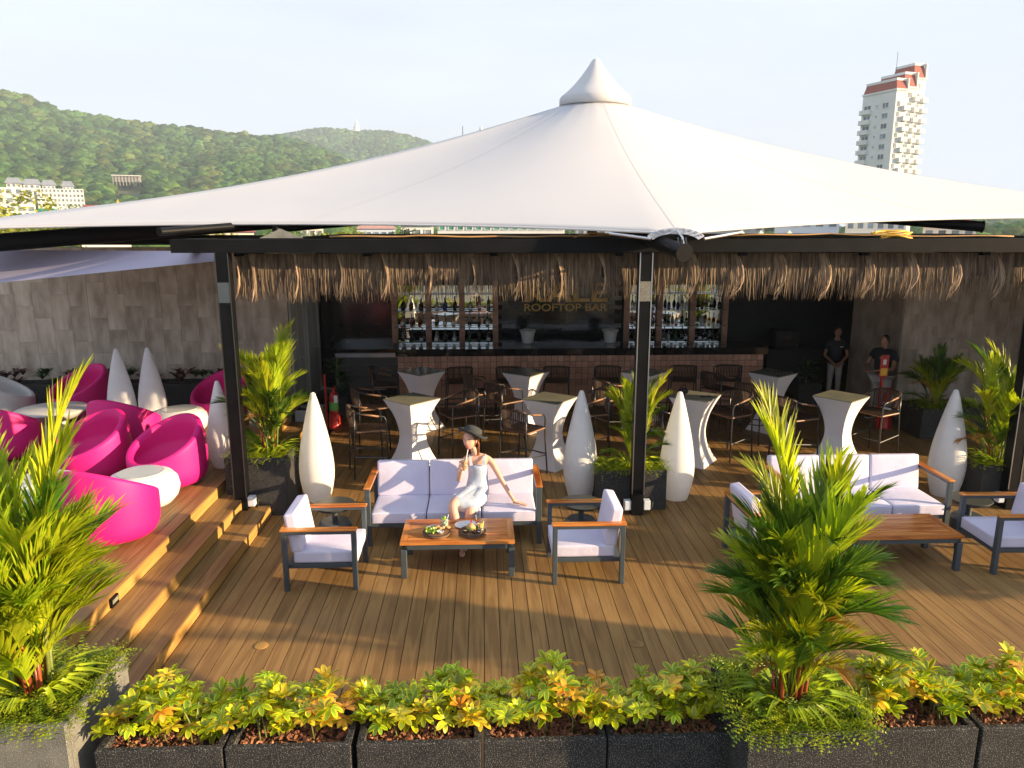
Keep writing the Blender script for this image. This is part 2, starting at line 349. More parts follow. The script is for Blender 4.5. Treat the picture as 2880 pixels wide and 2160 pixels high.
# step light set in the top riser
t = thing('step_light', 'small black step light set in the top riser of the stairs', 'step light', (-3.49, 6.62, .365))
MB().box((-.012, -.07, -.045), (.012, .07, .045)).build('housing', MT['black'], t)
MB().box((.012, -.055, -.012), (.016, .055, .028)).build('lens', MT['glasstop'], t)
for (px, py, lb) in ((-2.08, 6.39, 'small round deck cap near the bottom stair'), (1.41, 6.28, 'small round deck cap in front of the right armchair')):
    mb = MB().lathe([(.065, 0), (.065, .004), (.055, .007), (0, .007)], 20)
    tag(mb.build('deck_cap', MT['board'] if px > 0 else MT['riser'], smooth=30, loc=(px, py, .001)), lb, 'floor cap')

# ---------------------------------------------------------------- walls
def tiled_wall(name, label, origin, length, height, ax, z0, tw=.35, th=.70, thick=.2):
    """wall with stacked tall stone tiles; ax: unit vector along the wall, face looks along ax rotated -90"""
    t = thing(name, label, 'wall', (*origin, z0), atan2(ax[1], ax[0]))
    MB().box((0, .012, 0), (length, thick, height)).build('core', MT['grout'], t)
    cache = {}; nx = int(length/tw)
    for i in range(nx+1):
        off = (i % 3)*th/3
        z = -off
        while z < height:
            a = max(z, 0)+.0015; b = min(z+th, height)-.0015; x0 = i*tw+.0015; x1 = min((i+1)*tw, length)-.0015
            if b-a > .03 and x1-x0 > .03:
                k = (round(b-a, 3), round(x1-x0, 3))
                if k not in cache:
                    cache[k] = MB().box((0, 0, 0), (k[1], .0115, k[0])).mesh('tile'); cache[k].materials.append(MT['stone'])
                link('tile', cache[k], None, t, loc=(x0, U(-.003, .0), a))
            z += th
    return t
tiled_wall('stone_wall', 'long grey stone tile wall behind the pink lounge chairs', (-12.6, 14.95), 8.75, 3.0, (1, 0), .40)
tiled_wall('stone_wall', 'grey stone tile wall to the right of the two standing staff', (8.3, 14.4), 4.2, 3.4, (1, 0), 0)
w = thing('return_wall', 'short dark side face of the stone wall beside the staff doorway', 'wall', (8.29, 14.41, 0))
MB().box((-.012, 0, 0), (.0, 2.0, 3.4)).build('panel', MT['stone'], w); MB().box((0, .2, 0), (.2, 2.0, 3.4)).build('core', MT['grout'], w)
w = thing('shade_wall', 'stone side wall added out of view on the right to shade the bar', 'wall', (10.7, 10.9, 0))  # added out of view to keep low sun off the bar
MB().box((0, 0, 0), (.2, 3.5, 3.45)).build('core', MT['stone'], w)
# back of the bar room
w = thing('back_wall', 'dark wall at the back of the bar room', 'wall', (0, 0, 0))
MB().box((-4.0, 17.9, 0), (9.9, 18.1, 3.45)).build('plaster', MT['darkwall'], w)
MB().box((9.7, 14.62, 0), (9.9, 17.9, 3.45)).build('side_plaster', MT['darkwall'], w)
# white doors wall on the left, running away from the camera
dw = thing('door_wall', 'white panelled wall with two doors beside the bar counter', 'wall', (-3.87, 14.97, 0))
MB().box((-.15, 0, 0), (0, 2.9, 3.4)).build('core', MT['whitepaint'], dw)
for k, (y0, y1) in enumerate(((.12, .62), (.66, 1.16), (1.52, 2.0), (2.04, 2.5))):
    MB().box((.002, y0, .02), (.028, y1, 2.9)).build('door_panel', MT['whitepaint'], dw)
for y0 in (.06, 1.19, 1.46, 2.53):
    MB().box((.002, y0, 0), (.055, y0+.055, 3.3)).build('trim', MT['whitepaint'], dw)
for y0 in (.70, 2.08):
    h = MB().box((.028, y0, .98), (.04, y0+.05, 1.16)).tube([(.03, y0+.025, 1.1), (.09, y0+.025, 1.1), (.09, y0+.16, 1.1)], .011, 8).build('handle', MT['chrome'], dw, smooth=40)
# ---------------------------------------------------------------- pergola (bar roof frame)
pg = thing('bar_roof_frame', 'black steel roof frame with posts over the rooftop bar', 'pergola', (0, 9.42, 0))
MB().box((-3.79, 0, 3.49), (11.0, .16, 3.655)).build('front_beam', MT['beamm'], pg)
MB().box((-3.79, .16, 3.50), (-3.6, 5.3, 3.65)).build('side_beam', MT['beamm'], pg)
MB().box((-9.5, 3.4, 3.50), (-3.8, 3.55, 3.66)).build('rear_left_beam', MT['beamm'], pg)
MB().box((-3.2, .165, 3.50), (10.9, 8.6, 3.62)).build('roof_panel', MT['ceil'], pg)
for q in range(9): MB().box((-3.1+q*1.6, .2, 3.44), (-3.0+q*1.6, 8.4, 3.498)).build('joist', MT['beamm'], pg)
for px in (-3.19, 2.056, 7.22, 10.8):
    b0 = 0 if px > -3 else .0
    p = MB().box((px-.078, 0, b0), (px+.078, .16, 3.488)).build('post', MT['black'], pg)
    for sx in (-1, 1): MB().box((px+sx*.078-.006, -.006, .3), (px+sx*.078+.006, 0, 3.485)).build('edge_highlight', MT['chrome'] if px > 0 else MT['tube'], p)  # thin strips stand in for the highlight along the post edges
    MB().box((px-.070, -.004, 2.88), (px+.070, -.0005, 3.13)).build('bracket_plate', MT['granitew'] if px > 0 else MT['alu'], p)
# thatch fringe, one panel after another
def thatch(label, x, w, tilt):
    mb = MB(); n = 74
    for i in range(n):
        s = i/(n-1); bx = (s-.5)*w*1.06; L = .58+U(-.10, .05)
        e = s if tilt > 0 else (1-s); edge = max(0, 1-e/.15)        # free edge curls out; its sunlit look is put into the tint
        pts = []; wob = U(-.02, .02); cu = U(-.012, .012)
        for q in range(7):
            u = q/6; fr = max(0, u-.45)/.55
            xx = bx+tilt*(.045*u*u)*(1-e)*.5+edge*(.085*sin(u*2.4)-.075*u**3-(.05 if tilt < 0 else 0)*u**2)+wob*fr*fr+cu*sin(fr*3)
            yy = -.012-.045*sin(u*pi*.9)*(.4+.6*(1-e))-edge*(.10*sin(u*1.9))+U(-.006, .006)-.02*(i % 3)*fr
            pts.append(Vector((xx, yy, -L*u)))
        c = U(.35, .8)*(1 if edge == 0 else 1)+edge*.9; c = (c, c*U(.92, 1), c*U(.82, 1))  # brighter edge tint paints the sunlight caught there
        if i % 2 and edge == 0: pts = [p*1 for p in pts]; wd = [.0062, .0062, .0058, .005, .0034, .002, .0008]
        else: wd = [.0068, .0068, .0068, .0075, .007, .005, .0012]
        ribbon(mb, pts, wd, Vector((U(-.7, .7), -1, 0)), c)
    vv = []
    for q in range(5):
        for k in (0, 1): vv.append(((k-.5)*w*1.02, .012-.035*sin(q/4*pi*.5), -.30*q/4))
    mb.add(vv, [(q*2, q*2+1, q*2+3, q*2+2) for q in range(4)], (.30, .28, .26))
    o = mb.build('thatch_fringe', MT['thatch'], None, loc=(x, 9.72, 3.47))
    tag(o, label, 'thatch', 'thatch fringe panels hanging under the beam'); return o
ordn = ['first', 'second', 'third', 'fourth', 'fifth', 'sixth', 'seventh', 'eighth', 'ninth', 'tenth']
for k in range(9): thatch(ordn[k]+' brown thatch fringe panel from the left post, hanging under the beam', -2.65+k*.555, .56, 1)
thatch('narrow dark strip of thatch fringe right against the left post', -3.0, .22, 1)
for k in range(9): thatch(ordn[k]+' brown thatch fringe panel to the right of the middle post', 2.42+k*.575, .585, -1)
# ---------------------------------------------------------------- membrane canopy
can = thing('membrane_canopy', 'large white tensile membrane canopy with pointed cap above the bar', 'canopy')
cx, cy, zr = 1.93, 13.3, 5.80
corners = [(2.30, 8.88, 3.735), (11.5, 11.2, 3.93), (13.8, 18.5, 4.05), (2.4, 22.5, 4.2), (-10.5, 18.5, 4.1), (-7.9, 10.9, 3.76)]
NE = 26; edge = []
for k in range(6):
    a = Vector(corners[k]); b = Vector(corners[(k+1) % 6]); m = (a+b)/2; inw = (Vector((cx, cy, m.z))-m); inw.z = 0; inw.normalize()
    sag = .055*(b-a).length
    lift = (.085, .05, .1, .1, .05, .10)[k]
    for j in range(NE):
        u = j/NE; p = a.lerp(b, u)+inw*(4*u*(1-u))*sag; p.z += lift*4*u*(1-u); edge.append(p)
NRr = 30; v = []; f = []; n = len(edge)
rad_ = np.array([sqrt((e.x-cx)**2+(e.y-cy)**2) for e in edge]); ez_ = np.array([e.z for e in edge]); kern = np.exp(-(np.arange(-22, 23)/9.0)**2); kern /= kern.sum()
sm_ = lambda A: np.convolve(np.r_[A[-22:], A, A[:22]], kern, 'valid')
rs_ = sm_(sm_(rad_))
for i in range(NRr+1):
    t = i/NRr
    for j, e in enumerate(edge):
        a = atan2(e.y-cy, e.x-cx); rp = Vector((cx+.50*cos(a), cy+.50*sin(a), zr)); wq = t**2.2; rr_ = (1-wq)*(.50+(rs_[j]-.50)*t)+wq*(.50+(rad_[j]-.50)*t); p = Vector((cx+rr_*cos(a), cy+rr_*sin(a), 0)) if t < 1 else e.copy()
        h = (zr-e.z); g = 1-t; hh = h*(.72*g+.28*g**2.6)
        u = (j % NE)/NE; p.z = e.z+hh-.10*sin(pi*t)*(4*u*(1-u))+.010*sin(j*2.1+sin(j))*math.exp(-t/.10)*min(1, t*14)+.012*sin(j*2.6)*math.exp(-(1-t)/.08)*math.exp(-((u if u < .5 else 1-u)/.10)**2)*min(1, (1-t)*20)
        v.append(tuple(p))
for i in range(NRr):
    for j in range(n): f.append((i*n+j, i*n+(j+1) % n, (i+1)*n+(j+1) % n, (i+1)*n+j))
mb = MB(); mb.add(v, f); mem = mb.build('membrane', MT['canopy'], can, smooth=True)
mod = mem.modifiers.new('thick', 'SOLIDIFY'); mod.thickness = .006
# seams
sm = mat('membrane_seam', (.475, .475, .50), rough=.6)
for k in range(6):
    for off in (0, 13):
        j = k*NE+off; pts = [Vector(v[i*n+j])+Vector((0, 0, .009)) for i in range(1, NRr)]
        q = MB(); ribbon(q, pts, [.0035]*len(pts), Vector((0, 0, 1))); q.build('seam', MT['canopy'], mem)
q = MB(); q.tube([tuple(Vector(e)+Vector((0, 0, -.01))) for e in edge]+[tuple(edge[0])], .016, 6); q.build('edge_cable', MT['lampw'], can, smooth=True)
cap = MB().lathe([(.575, -.15), (.605, -.13), (.605, -.03), (.585, .01), (.48, .09), (.36, .205), (.25, .33), (.15, .465), (.075, .58), (.045, .61), (.0, .615)], 40, (cx, cy, 5.92)).build('cap', MT['canopy'], can, smooth=60)
MB().lathe([(.49, -.1), (.53, -.06), (.53, .06), (.44, .08)], 40, (cx, cy, 5.82)).build('ring', MT['rubber'], can, smooth=True)
MB().tube([(cx, cy, 3.6), (cx, cy, 5.9)], .09, 12).build('mast', MT['black'], can, smooth=40)
# outriggers to the corners
def outrig(label, a, b, r=.09, name='outrigger_arm'):
    t = thing(name, label, 'steel arm', a); a = Vector(a); b = Vector(b)
    MB().tube([(0, 0, 0), tuple(b-a)], r, 16).build('tube', MT['black'], t, smooth=40)
    d = (b-a).normalized()
    MB().tube([tuple(b-a), tuple(b-a+d*.012)], r*1.16, 24).build('end_plate', MT['beamm'], t, smooth=40)
    return t
outrig('thick black tube arm poking out over the beam above the middle post', (1.75, 10.4, 3.84), (2.28, 8.50, 3.52), .09)
outrig('black tube arm under the left edge of the canopy', (-2.2, 13.6, 4.0), (-7.3, 11.3, 3.55), .13)
outrig('short black tube arm above the left end of the beam', (-2.5, 11.7, 3.90), (-3.95, 9.55, 3.74), .05)
outrig('slim black tube arm above the third thatch panel', (-1.2, 12.2, 3.92), (-2.75, 10.3, 3.765), .045)
outrig('grey tube arm reaching the right corner of the canopy', (5.2, 11.2, 3.98), (7.1, 10.6, 3.80), .075)
# corner plate with bolts, shackle and turnbuckles at the front corner
cp = thing('corner_plate', 'curved galvanised corner plate with bolts at the front tip of the canopy', 'metal plate', (2.27, 8.66, 3.705))
mb = MB(); vv = []; ff = []; na = 22
for i in range(na+1):
    a = radians(155-130*i/na); 
    for (r, dz) in ((.29, 0), (.29, .012), (.365, .035), (.365, .023)): vv.append((r*cos(a)*1.0, .20-.02*cos(a), r*sin(a)*.42-.10+dz))
for i in range(na):
    for j in range(4): ff.append((i*4+j, i*4+(j+1) % 4, (i+1)*4+(j+1) % 4, (i+1)*4+j))
mb.add(vv, ff); mb.build('plate', MT['plate'], cp)
for i in range(9):
    a = radians(148-116*i/8)
    for r in (.31, .345): MB().tube([(r*cos(a), .16, r*sin(a)*.42-.075), (r*cos(a), .19, r*sin(a)*.42-.06)], .008, 6).build('bolt', MT['chrome'], cp)
MB().tube([(-.30, .18, -.04), (-.75, .4, .02)], .017, 8).build('turnbuckle', MT['chrome'], cp)
MB().tube([(.33, .18, -.04), (.85, .45, .03)], .017, 8).build('turnbuckle', MT['chrome'], cp)
MB().tube([(0, .17, .06), (.03, .02, -.02), (.03, -.05, -.10)], .013, 8).build('strap', MT['chrome'], cp)
for sx in (-.035, .055): MB().tube([(sx, -.03, -.02), (sx, -.1, -.12)], .008, 6).build('shackle', MT['tube'], cp); MB().sphere((sx, -.1, -.13), .015, 8).build('nut', MT['chrome'], cp)
MB().box((-.02, -.14, -.16), (.0, -.08, -.04)).build('lug', MT['tube'], cp)
# cables and clutter on the roof edge
def cable(label, pts, r, m='yellow', name='cable'):
    P = [Vector(p) for p in pts]; out = []
    for i in range(len(P)-1):
        for k in range(6):
            u = k/6; p = P[i].lerp(P[i+1], u); p.z += .006*sin(u*pi*2+i); out.append(tuple(p))
    out.append(tuple(P[-1])); tag(MB().tube(out, r, 6).build(name, MT[m], smooth=True), label, 'cable')
cable('tan cable lying along the beam left of the canopy tip', [(-1.9, 9.6, 3.68), (-.8, 9.55, 3.69), (.2, 9.6, 3.68), (1.1, 9.52, 3.69), (1.9, 9.6, 3.70)], .013, 'tan')
cable('yellow conduit curving over the beam above the right thatch panels', [(2.6, 9.6, 3.69), (3.4, 9.52, 3.70), (4.5, 9.7, 3.71), (5.3, 9.6, 3.69), (6.9, 9.65, 3.68)], .010, 'tan')
cable('tan conduit resting on the beam left of the canopy tip', [(1.15, 9.5, 3.675), (1.35, 9.52, 3.72), (1.75, 9.55, 3.71), (2.0, 9.5, 3.70)], .017, 'tan')
cl = MB()
for k in range(6):
    ox, oy, rr = U(-.06, .06), U(-.05, .05), U(.14, .22)
    q = [(5.35+ox+rr*cos(a/12*2*pi)*1.2, 9.75+oy+rr*.8*sin(a/12*2*pi), 3.675+.012*k+.02*sin(a+k)) for a in range(13)]; cl.tube(q, .010, 6)
tag(cl.build('cable_coil', MT['yellow'], smooth=True), 'coil of yellow conduit lying on the bar roof edge', 'cable coil')
tag(MB().add([(-2.75, 9.55, 3.665), (-2.2, 9.55, 3.665), (-2.5, 9.6, 3.78), (-2.45, 9.9, 3.665)], [(0, 1, 2), (1, 3, 2), (3, 0, 2)]).build('dust_cloth', MT['granitew']), 'crumpled beige cloth on the beam above the left post', 'cloth')
# lilac sail at the left
t = thing('shade_sail', 'lilac grey shade sail stretched from the left post to the left edge', 'shade sail')
mb = MB(); vv = []; ff = []
for i in range(13):
    u = i/12; a = Vector((-3.3, 9.6, 3.385)).lerp(Vector((-7.6, 10.9, 2.95)), u); b = Vector((-3.3, 9.75, 3.50)).lerp(Vector((-9.2, 13.7, 3.40)), u)
    for j in range(7):
        w_ = j/6; p = a.lerp(b, w_); p.z -= .10*sin(pi*w_)*sin(pi*min(1, u*1.2)*.9+.1)*u; vv.append(tuple(p))
for i in range(12):
    for j in range(6): ff.append((i*7+j, i*7+j+1, (i+1)*7+j+1, (i+1)*7+j))
mb.add(vv, ff); mb.build('fabric', MT['sail'], t, smooth=True)
MB().tube([(-3.28, 9.62, 3.39), (-3.2, 9.55, 3.42)], .01, 6).build('hook', MT['chrome'], t)
# ---------------------------------------------------------------- bar
bar = thing('bar_counter', 'long bar counter with terracotta tiled front and black stone top', 'bar', (-1.80, 15.60, 0))
BL = 7.84
MB().box((.012, .012, 0), (BL-.012, .7, 1.115)).build('core', MT['rubber'], bar)
MB().rbox((-.03, -.06, 1.12), (BL+.04, .85, 1.275), r=.008, seg=1).build('counter_top', MT['counter'], bar)
tw = .13; tm = MB().box((0, 0, 0), (tw-.009, .011, tw-.009)).mesh('tile'); tm.materials.append(MT['terracotta'])
tm2 = MB().box((0, 0, 0), (tw-.009, .011, tw-.009))
for q in range(5): tm2.box((.012+q*.022, -.003, .012), (.022+q*.022, .0, .11))
tm2 = tm2.mesh('tile'); tm2.materials.append(MT['terracotta'])
rest = MB(); cnt = 0
for r_ in range(8, -1, -1):
    for c_ in range(60):
        z = 1.118-tw*(9-r_)+.002; x = c_*tw+.01
        if z < 0.0: z2 = z; 
        if x+tw > BL: continue
        if cnt < 300 and z > 0: link('tile', tm2 if R() < .22 else tm, None, bar, loc=(x, U(-.002, .001), z)); cnt += 1
        else: rest.box((x, U(-.002, .001), max(z, .001)), (x+tw-.005, .011, max(z, 0)+(tw-.005 if z > 0 else .06)))
o = rest.build('lower_tile', MT['terracotta'], bar); o['kind'] = 'stuff'
# back bar: black glazed brick panel with lettering
bb = thing('back_bar_wall', 'black glazed brick wall panel behind the bar between the bottle shelves', 'wall', (.30, 17.5, 0))
MB().box((0, .012, 0), (3.02, .2, 3.2)).build('core', MT['rubber'], bb)
bm_ = MB().box((0, 0, 0), (.306, .011, .101)).mesh('brick'); bm_.materials.append(MT['subway'])
for r_ in range(15):
    for c_ in range(11):
        x = c_*.313-(r_ % 2)*.156
        if x < -.001 or x+.306 > 3.02: continue
        link('brick', bm_, None, bb, loc=(x, U(-.001, .001), 1.12+r_*.108), rot=(U(-.012, .012), 0, 0))
MB().box((-.01, -.5, 1.02), (3.03, .0, 1.12)).build('back_counter', MT['counter'], bb)
MB().box((0, -.48, .2), (3.02, -.02, 1.0)).build('back_cabinet', MT['steel'], bb)
def lettering(txt, label, x0, x1, z0, z1, y, bold=0):
    c = bpy.data.curves.new('lettering', 'FONT'); c.body = txt; c.extrude = .012; c.offset = bold
    o = bpy.data.objects.new('lettering', c); COL.objects.link(o); bpy.context.view_layer.update()
    me = bpy.data.meshes.new_from_object(o); bpy.data.objects.remove(o)
    P = np.array([v.co[:] for v in me.vertices]); mn = P.min(0); mxx = P.max(0)
    bm = bmesh.new(); bm.from_mesh(me); bm.verts.ensure_lookup_table(); seen = set(); isl = []
    t = thing('bar_sign', label, 'sign', (x0, y, z0))
    bmesh.ops.remove_doubles(bm, verts=bm.verts[:], dist=1e-4); bm.verts.index_update(); bm.verts.ensure_lookup_table()
    for v0 in bm.verts:
        if v0.index in seen: continue
        st = [v0]; seen.add(v0.index); g = []
        while st:
            v = st.pop(); g.append(v)
            for e in v.link_edges:
                w = e.other_vert(v)
                if w.index not in seen: seen.add(w.index); st.append(w)
        isl.append(g)
    for g in isl:
        ix = {v.index: i for i, v in enumerate(g)}; fs = {f for v in g for f in v.link_faces}
        mb = MB().add([((v.co.x-mn[0])/(mxx[0]-mn[0])*(x1-x0), -v.co.z, (v.co.y-mn[1])/(mxx[1]-mn[1])*(z1-z0)) for v in g], [tuple(ix[v.index] for v in f.verts) for f in fs])
        mb.build('letter', MT['gold'], t)
    bm.free(); return t
lettering('ROOFTOP BAR', 'brass letters reading ROOFTOP BAR on the black brick wall', .975, 2.93, 1.845, 2.02, 17.478, .012)
lettering('KALE', 'large brass letters above ROOFTOP BAR, half hidden by the thatch', .98, 2.93, 2.06, 2.50, 17.478, .02)
# bottle shelves with mirror
def bottle(col, h, r, kind):
    m = BM[col]; mb = MB()
    prof = {0: [(r, 0), (r, .6*h), (r*.85, .68*h), (r*.35, .78*h), (r*.32, .95*h)], 1: [(r*1.05, 0), (r*1.1, .3*h), (r*.9, .55*h), (r*.3, .66*h), (r*.3, .95*h)],
            2: [(r*.8, 0), (r*1.15, .12*h), (r*1.15, .45*h), (r*.5, .6*h), (r*.28, .66*h), (r*.28, .95*h)]}[kind]
    return mb.lathe(prof, 10), m
BM = dict(amber=mat('amber_bottle', (.45, .10, .01), (.55, .15, .02), rough=.08, trans=.5), clear=mat('clear_bottle', (.6, .65, .62), (.7, .74, .7), rough=.06, trans=.6),
          green=mat('green_bottle', (.03, .16, .05), (.05, .2, .07), rough=.08, trans=.4), blue=mat('blue_bottle', (.01, .03, .30), (.02, .05, .4), rough=.08, trans=.4),
          dark=mat('dark_bottle', (.02, .012, .01), rough=.08), golden=mat('golden_bottle', (.40, .24, .04), (.5, .32, .06), rough=.08, trans=.5), red=mat('red_bottle', (.40, .03, .01), (.5, .05, .02), rough=.08, trans=.4))
rowz = [1.135, 1.51, 1.89]; rown = ['bottom', 'middle', 'top']
def shelves(label, x0, side, bays, cols):
    t = thing('bottle_shelf', label, 'shelf', (x0, 17.3, 0)); W = bays*.78
    MB().box((0, .19, 1.12), (W, .20, 2.45)).build('mirror', MT['mirror'], t)
    MB().box((-.06, .205, .2), (W+.06, .4, 2.7)).build('backing', MT['rubber'], t)
    for k in range(bays+1):
        pil = MB().box((k*.78-.06, .10, 1.12), (k*.78+.06, .188, 2.6)).build('pillar', MT['grout'], t)
        for q in range(11): MB().box((k*.78-.065, .092, 1.125+q*.13), (k*.78+.065, .0995, 1.125+q*.13+.124)).build('tile', MT['terracotta'], pil)
    for z in rowz[1:]+[2.27]: MB().box((.0, -.05, z-.016), (W, .09, z-.002)).build('glass_shelf', MT['glasstop'], t)
    for z in (1.2, 1.33): MB().box((0, .18, z), (W, .186, z+.008)).build('mirror_joint', MT['rubber'], t)
    MB().box((-.06, -.2, 1.02), (W+.06, .09, 1.12)).build('base_counter', MT['counter'], t)
    MB().box((-.06, -.18, .2), (W+.06, .09, 1.0)).build('base_cabinet', MT['steel'], t)
    pos = ['leftmost', 'middle', 'rightmost']; bayn = ['left', 'centre', 'right']
    for r_ in range(3):
        for b_ in range(bays):
            for p_ in range(3):
                c = cols[r_][b_*3+p_]; h = U(.25, .31); mb, m = bottle(c, h, U(.032, .042), random.randrange(3))
                bt = mb.build('bottle', m, None, smooth=40, loc=(x0+b_*.78+.18+p_*.21+U(-.02, .02), 17.3+U(-.01, .03), rowz[r_]))
                tag(bt, '%s bottle, %s of its bay, %s bay of the %s shelf unit, %s row' % ({'clear': 'clear glass', 'golden': 'golden'}.get(c, c), pos[p_], bayn[b_], side, rown[r_]), 'bottle', 'bottles on the back bar shelves')
                if r_ != 2 or R() < .5:
                    MB().lathe([(.0435, .05), (.0435, .12)], 10).build('label', MT['paper'] if R() < .5 else MT['rubber'], bt, smooth=40)
                MB().lathe([(.014, .93*h), (.014, h+.01)], 8).build('cap', MT['gold'] if R() < .3 else MT['rubber'], bt)
shelves('tiled bottle shelf with mirror back, left of the lettering', -2.04, 'left', 3,
        [['clear', 'dark', 'dark', 'clear', 'dark', 'clear', 'green', 'dark', 'dark'], ['amber', 'red', 'amber', 'golden', 'golden', 'golden', 'clear', 'dark', 'green'], ['dark', 'dark', 'dark', 'clear', 'blue', 'dark', 'clear', 'amber', 'dark']])
shelves('tiled bottle shelf with mirror back, right of the middle post', 3.38, 'right', 3,
        [['dark', 'clear', 'dark', 'clear', 'green', 'dark', 'dark', 'clear', 'dark'], ['amber', 'red', 'amber', 'golden', 'amber', 'green', 'clear', 'amber', 'clear'], ['clear', 'dark', 'green', 'blue', 'blue', 'clear', 'dark', 'clear', 'dark']])
for px, lb in ((.99, 'white waisted ice bucket on the bar, left one under the lettering'), (2.81, 'white waisted ice bucket on the bar, right one beside the middle post')):
    b = MB().lathe([(.115, 0), (.125, .01), (.135, .12), (.155, .22), (.185, .285), (.18, .29), (.15, .22), (.12, .03), (0, .03)], 24).build('ice_bucket', MT['whitepe'], smooth=50, loc=(px, 16.3, 1.28)); tag(b, lb, 'bucket')
# fridge counter at the left of the bar
fr = thing('fridge_counter', 'stainless steel under-counter fridge with black top left of the bar', 'counter', (-3.38, 16.95, 0))
MB().box((0, 0, .14), (1.62, .75, .98)).build('cabinet', MT['steel'], fr); MB().box((-.1, -.03, .985), (1.66, .8, 1.06)).build('top', MT['counter'], fr)
for q in range(2): dr = MB().box((.03+q*.80, -.022, .20), (.79+q*.80, -.003, .84)).build('door', MT['steel'], fr)
MB().box((.03, -.02, .87), (1.59, -.003, .96)).build('control_panel', MT['chrome'], fr); MB().box((.05, .05, 0), (1.57, .7, .138)).build('plinth', MT['rubber'], fr)
MB().box((.7, -.03, .115), (1.15, -.005, .135)).build('foot_rail', MT['chrome'], fr)
MB().box((-.45, .78, 0), (1.25, .9, 3.4)).build('black_backdrop', MT['subway'], fr)
mc = thing('coffee_machine', 'dark coffee machine standing on the right end of the bar back counter', 'machine', (6.6, 16.9, 0))
MB().box((0, 0, 0), (1.3, .6, 1.0)).build('cabinet', MT['rubber'], mc); MB().rbox((.2, .08, 1.0), (.75, .5, 1.42), r=.03).build('body', MT['rubber'], mc); MB().box((.3, .07, 1.16), (.6, .079, 1.3)).build('screen', MT['subway'], mc)

# ---------------------------------------------------------------- sofas and armchairs
def seat_frame(t, W, D, arm, nseat, backtop, timber):
    hw = W/2; th = .062
    for sx in (-1, 1):
        xo = sx*hw; xi = sx*(hw-th)
        a, b = min(xo, xi), max(xo, xi)
        MB().rbox((a, 0, 0), (b, .05, arm-.06), r=.004, seg=1).build('leg', MT['alu'], t)
        MB().rbox((a, D-.05, 0), (b, D, arm-.06), r=.004, seg=1).build('leg', MT['alu'], t)
        MB().rbox((a, 0, arm-.058), (b, D, arm-.024), r=.004, seg=1).build('arm_rail', MT['alu'], t)
        MB().rbox((min(xo*1.0+sx*.008, xi-sx*.012), -.012, arm-.022), (max(xo+sx*.008, xi-sx*.012), D+.01, arm), r=.004, seg=1).build('arm_cap', MT['teak'], t)
    MB().rbox((-hw+th, .02, .235), (hw-th, D-.03, .285), r=.004, seg=1).build('seat_frame', MT['alu'], t)
    MB().rbox((-hw+th, D-.045, arm-.058), (hw-th, D-.005, arm-.024), r=.004, seg=1).build('back_rail', MT['alu'], t)
    MB().rbox((-hw+th, D-.06, arm-.020), (hw-th, D+.01, arm+.002), r=.004, seg=1).build('back_cap', MT['teakx'], t)
    iw = (W-2*th)/nseat
    for k in range(nseat):
        a = -hw+th+k*iw+.006; b = a+iw-.012
        sc_ = MB().rbox((a, .005, .288), (b, D-.10, .425), r=.028, seg=3, puff=.016+U(-.003, .005)).build('seat_cushion', MT['cushion'], t, smooth=True)
        for zz in (.30, .413): MB().tube([(a+.012, .008, zz), (b-.012, .008, zz)], .0045, 5).build('piping', MT['cushion'], sc_)
        M = Matrix.Translation((0, D-.21, .40)) @ Matrix.Rotation(radians(-9), 4, 'X')
        c = MB().rbox((a, 0, .022), (b, .125, backtop-.40), r=.028, seg=3, M=M, puff=.014).build('back_cushion', MT['cushion'], t, smooth=True)
def sofa(x, y, rz, label):
    t = thing('sofa', label, 'sofa', (x, y, 0), rz, 'three-seat terrace sofas'); seat_frame(t, 2.13, .80, .75, 3, .88, 0); return t
def armchair(x, y, rz, label):
    t = thing('armchair', label, 'armchair', (x, y, 0), rz, 'terrace armchairs'); seat_frame(t, .75, .78, .70, 1, .86, 0); return t
sofa(-.365, 8.56, 0, 'three-seat sofa with lilac cushions on which the woman with a hat sits')
sofa(4.73, 8.56, 0, 'empty three-seat sofa with lilac cushions behind the foreground palm')
armchair(-1.355, 7.815, pi/2, 'armchair with lilac cushions left of the coffee table with food')
armchair(.735, 7.85, -pi/2, 'armchair with lilac cushions right of the coffee table with food')
armchair(3.68, 8.06, pi/2+.05, 'armchair mostly hidden behind the large foreground palm')
armchair(5.68, 7.90, -pi/2-.03, 'armchair with lilac cushions at the right edge of the photo')
def coffee(x, y, label):
    t = thing('coffee_table', label, 'coffee table', (x, y, 0), 0, 'low teak-topped terrace tables'); W, D, H = 1.26, .68, .42
    for a in (0, W-.075):
        for b in (0, D-.07): MB().rbox((a+.006, b+.004, 0), (a+.070, b+.064, H-.085), r=.004, seg=1).build('leg', MT['alu'], t)
    for b in (.01, D-.05): MB().box((.0765, b, H-.083), (W-.0815, b+.04, H-.03)).build('rail', MT['alu'], t)
    for a in (.01, W-.05): MB().box((a, .078, H-.083), (a+.04, D-.078, H-.03)).build('rail', MT['alu'], t)
    bw_ = .075
    MB().box((0, 0, H-.026), (W, bw_-.002, H)).build('top_border', MT['teakx'], t); MB().box((0, D-bw_+.002, H-.026), (W, D, H)).build('top_border', MT['teakx'], t)
    MB().box((0, bw_, H-.026), (bw_-.002, D-bw_, H)).build('top_border', MT['teak'], t); MB().box((W-bw_+.002, bw_, H-.026), (W, D-bw_, H)).build('top_border', MT['teak'], t)
    n_ = 8; s_ = (D-2*bw_)/n_
    for k in range(n_): MB().box((bw_, bw_+k*s_+.0015, H-.026), (W-bw_, bw_+(k+1)*s_-.0015, H-.001)).build('slat', MT['teakx'], t)
    return t
coffee(-.925, 7.69, 'teak coffee table carrying two round food boards and drinks')
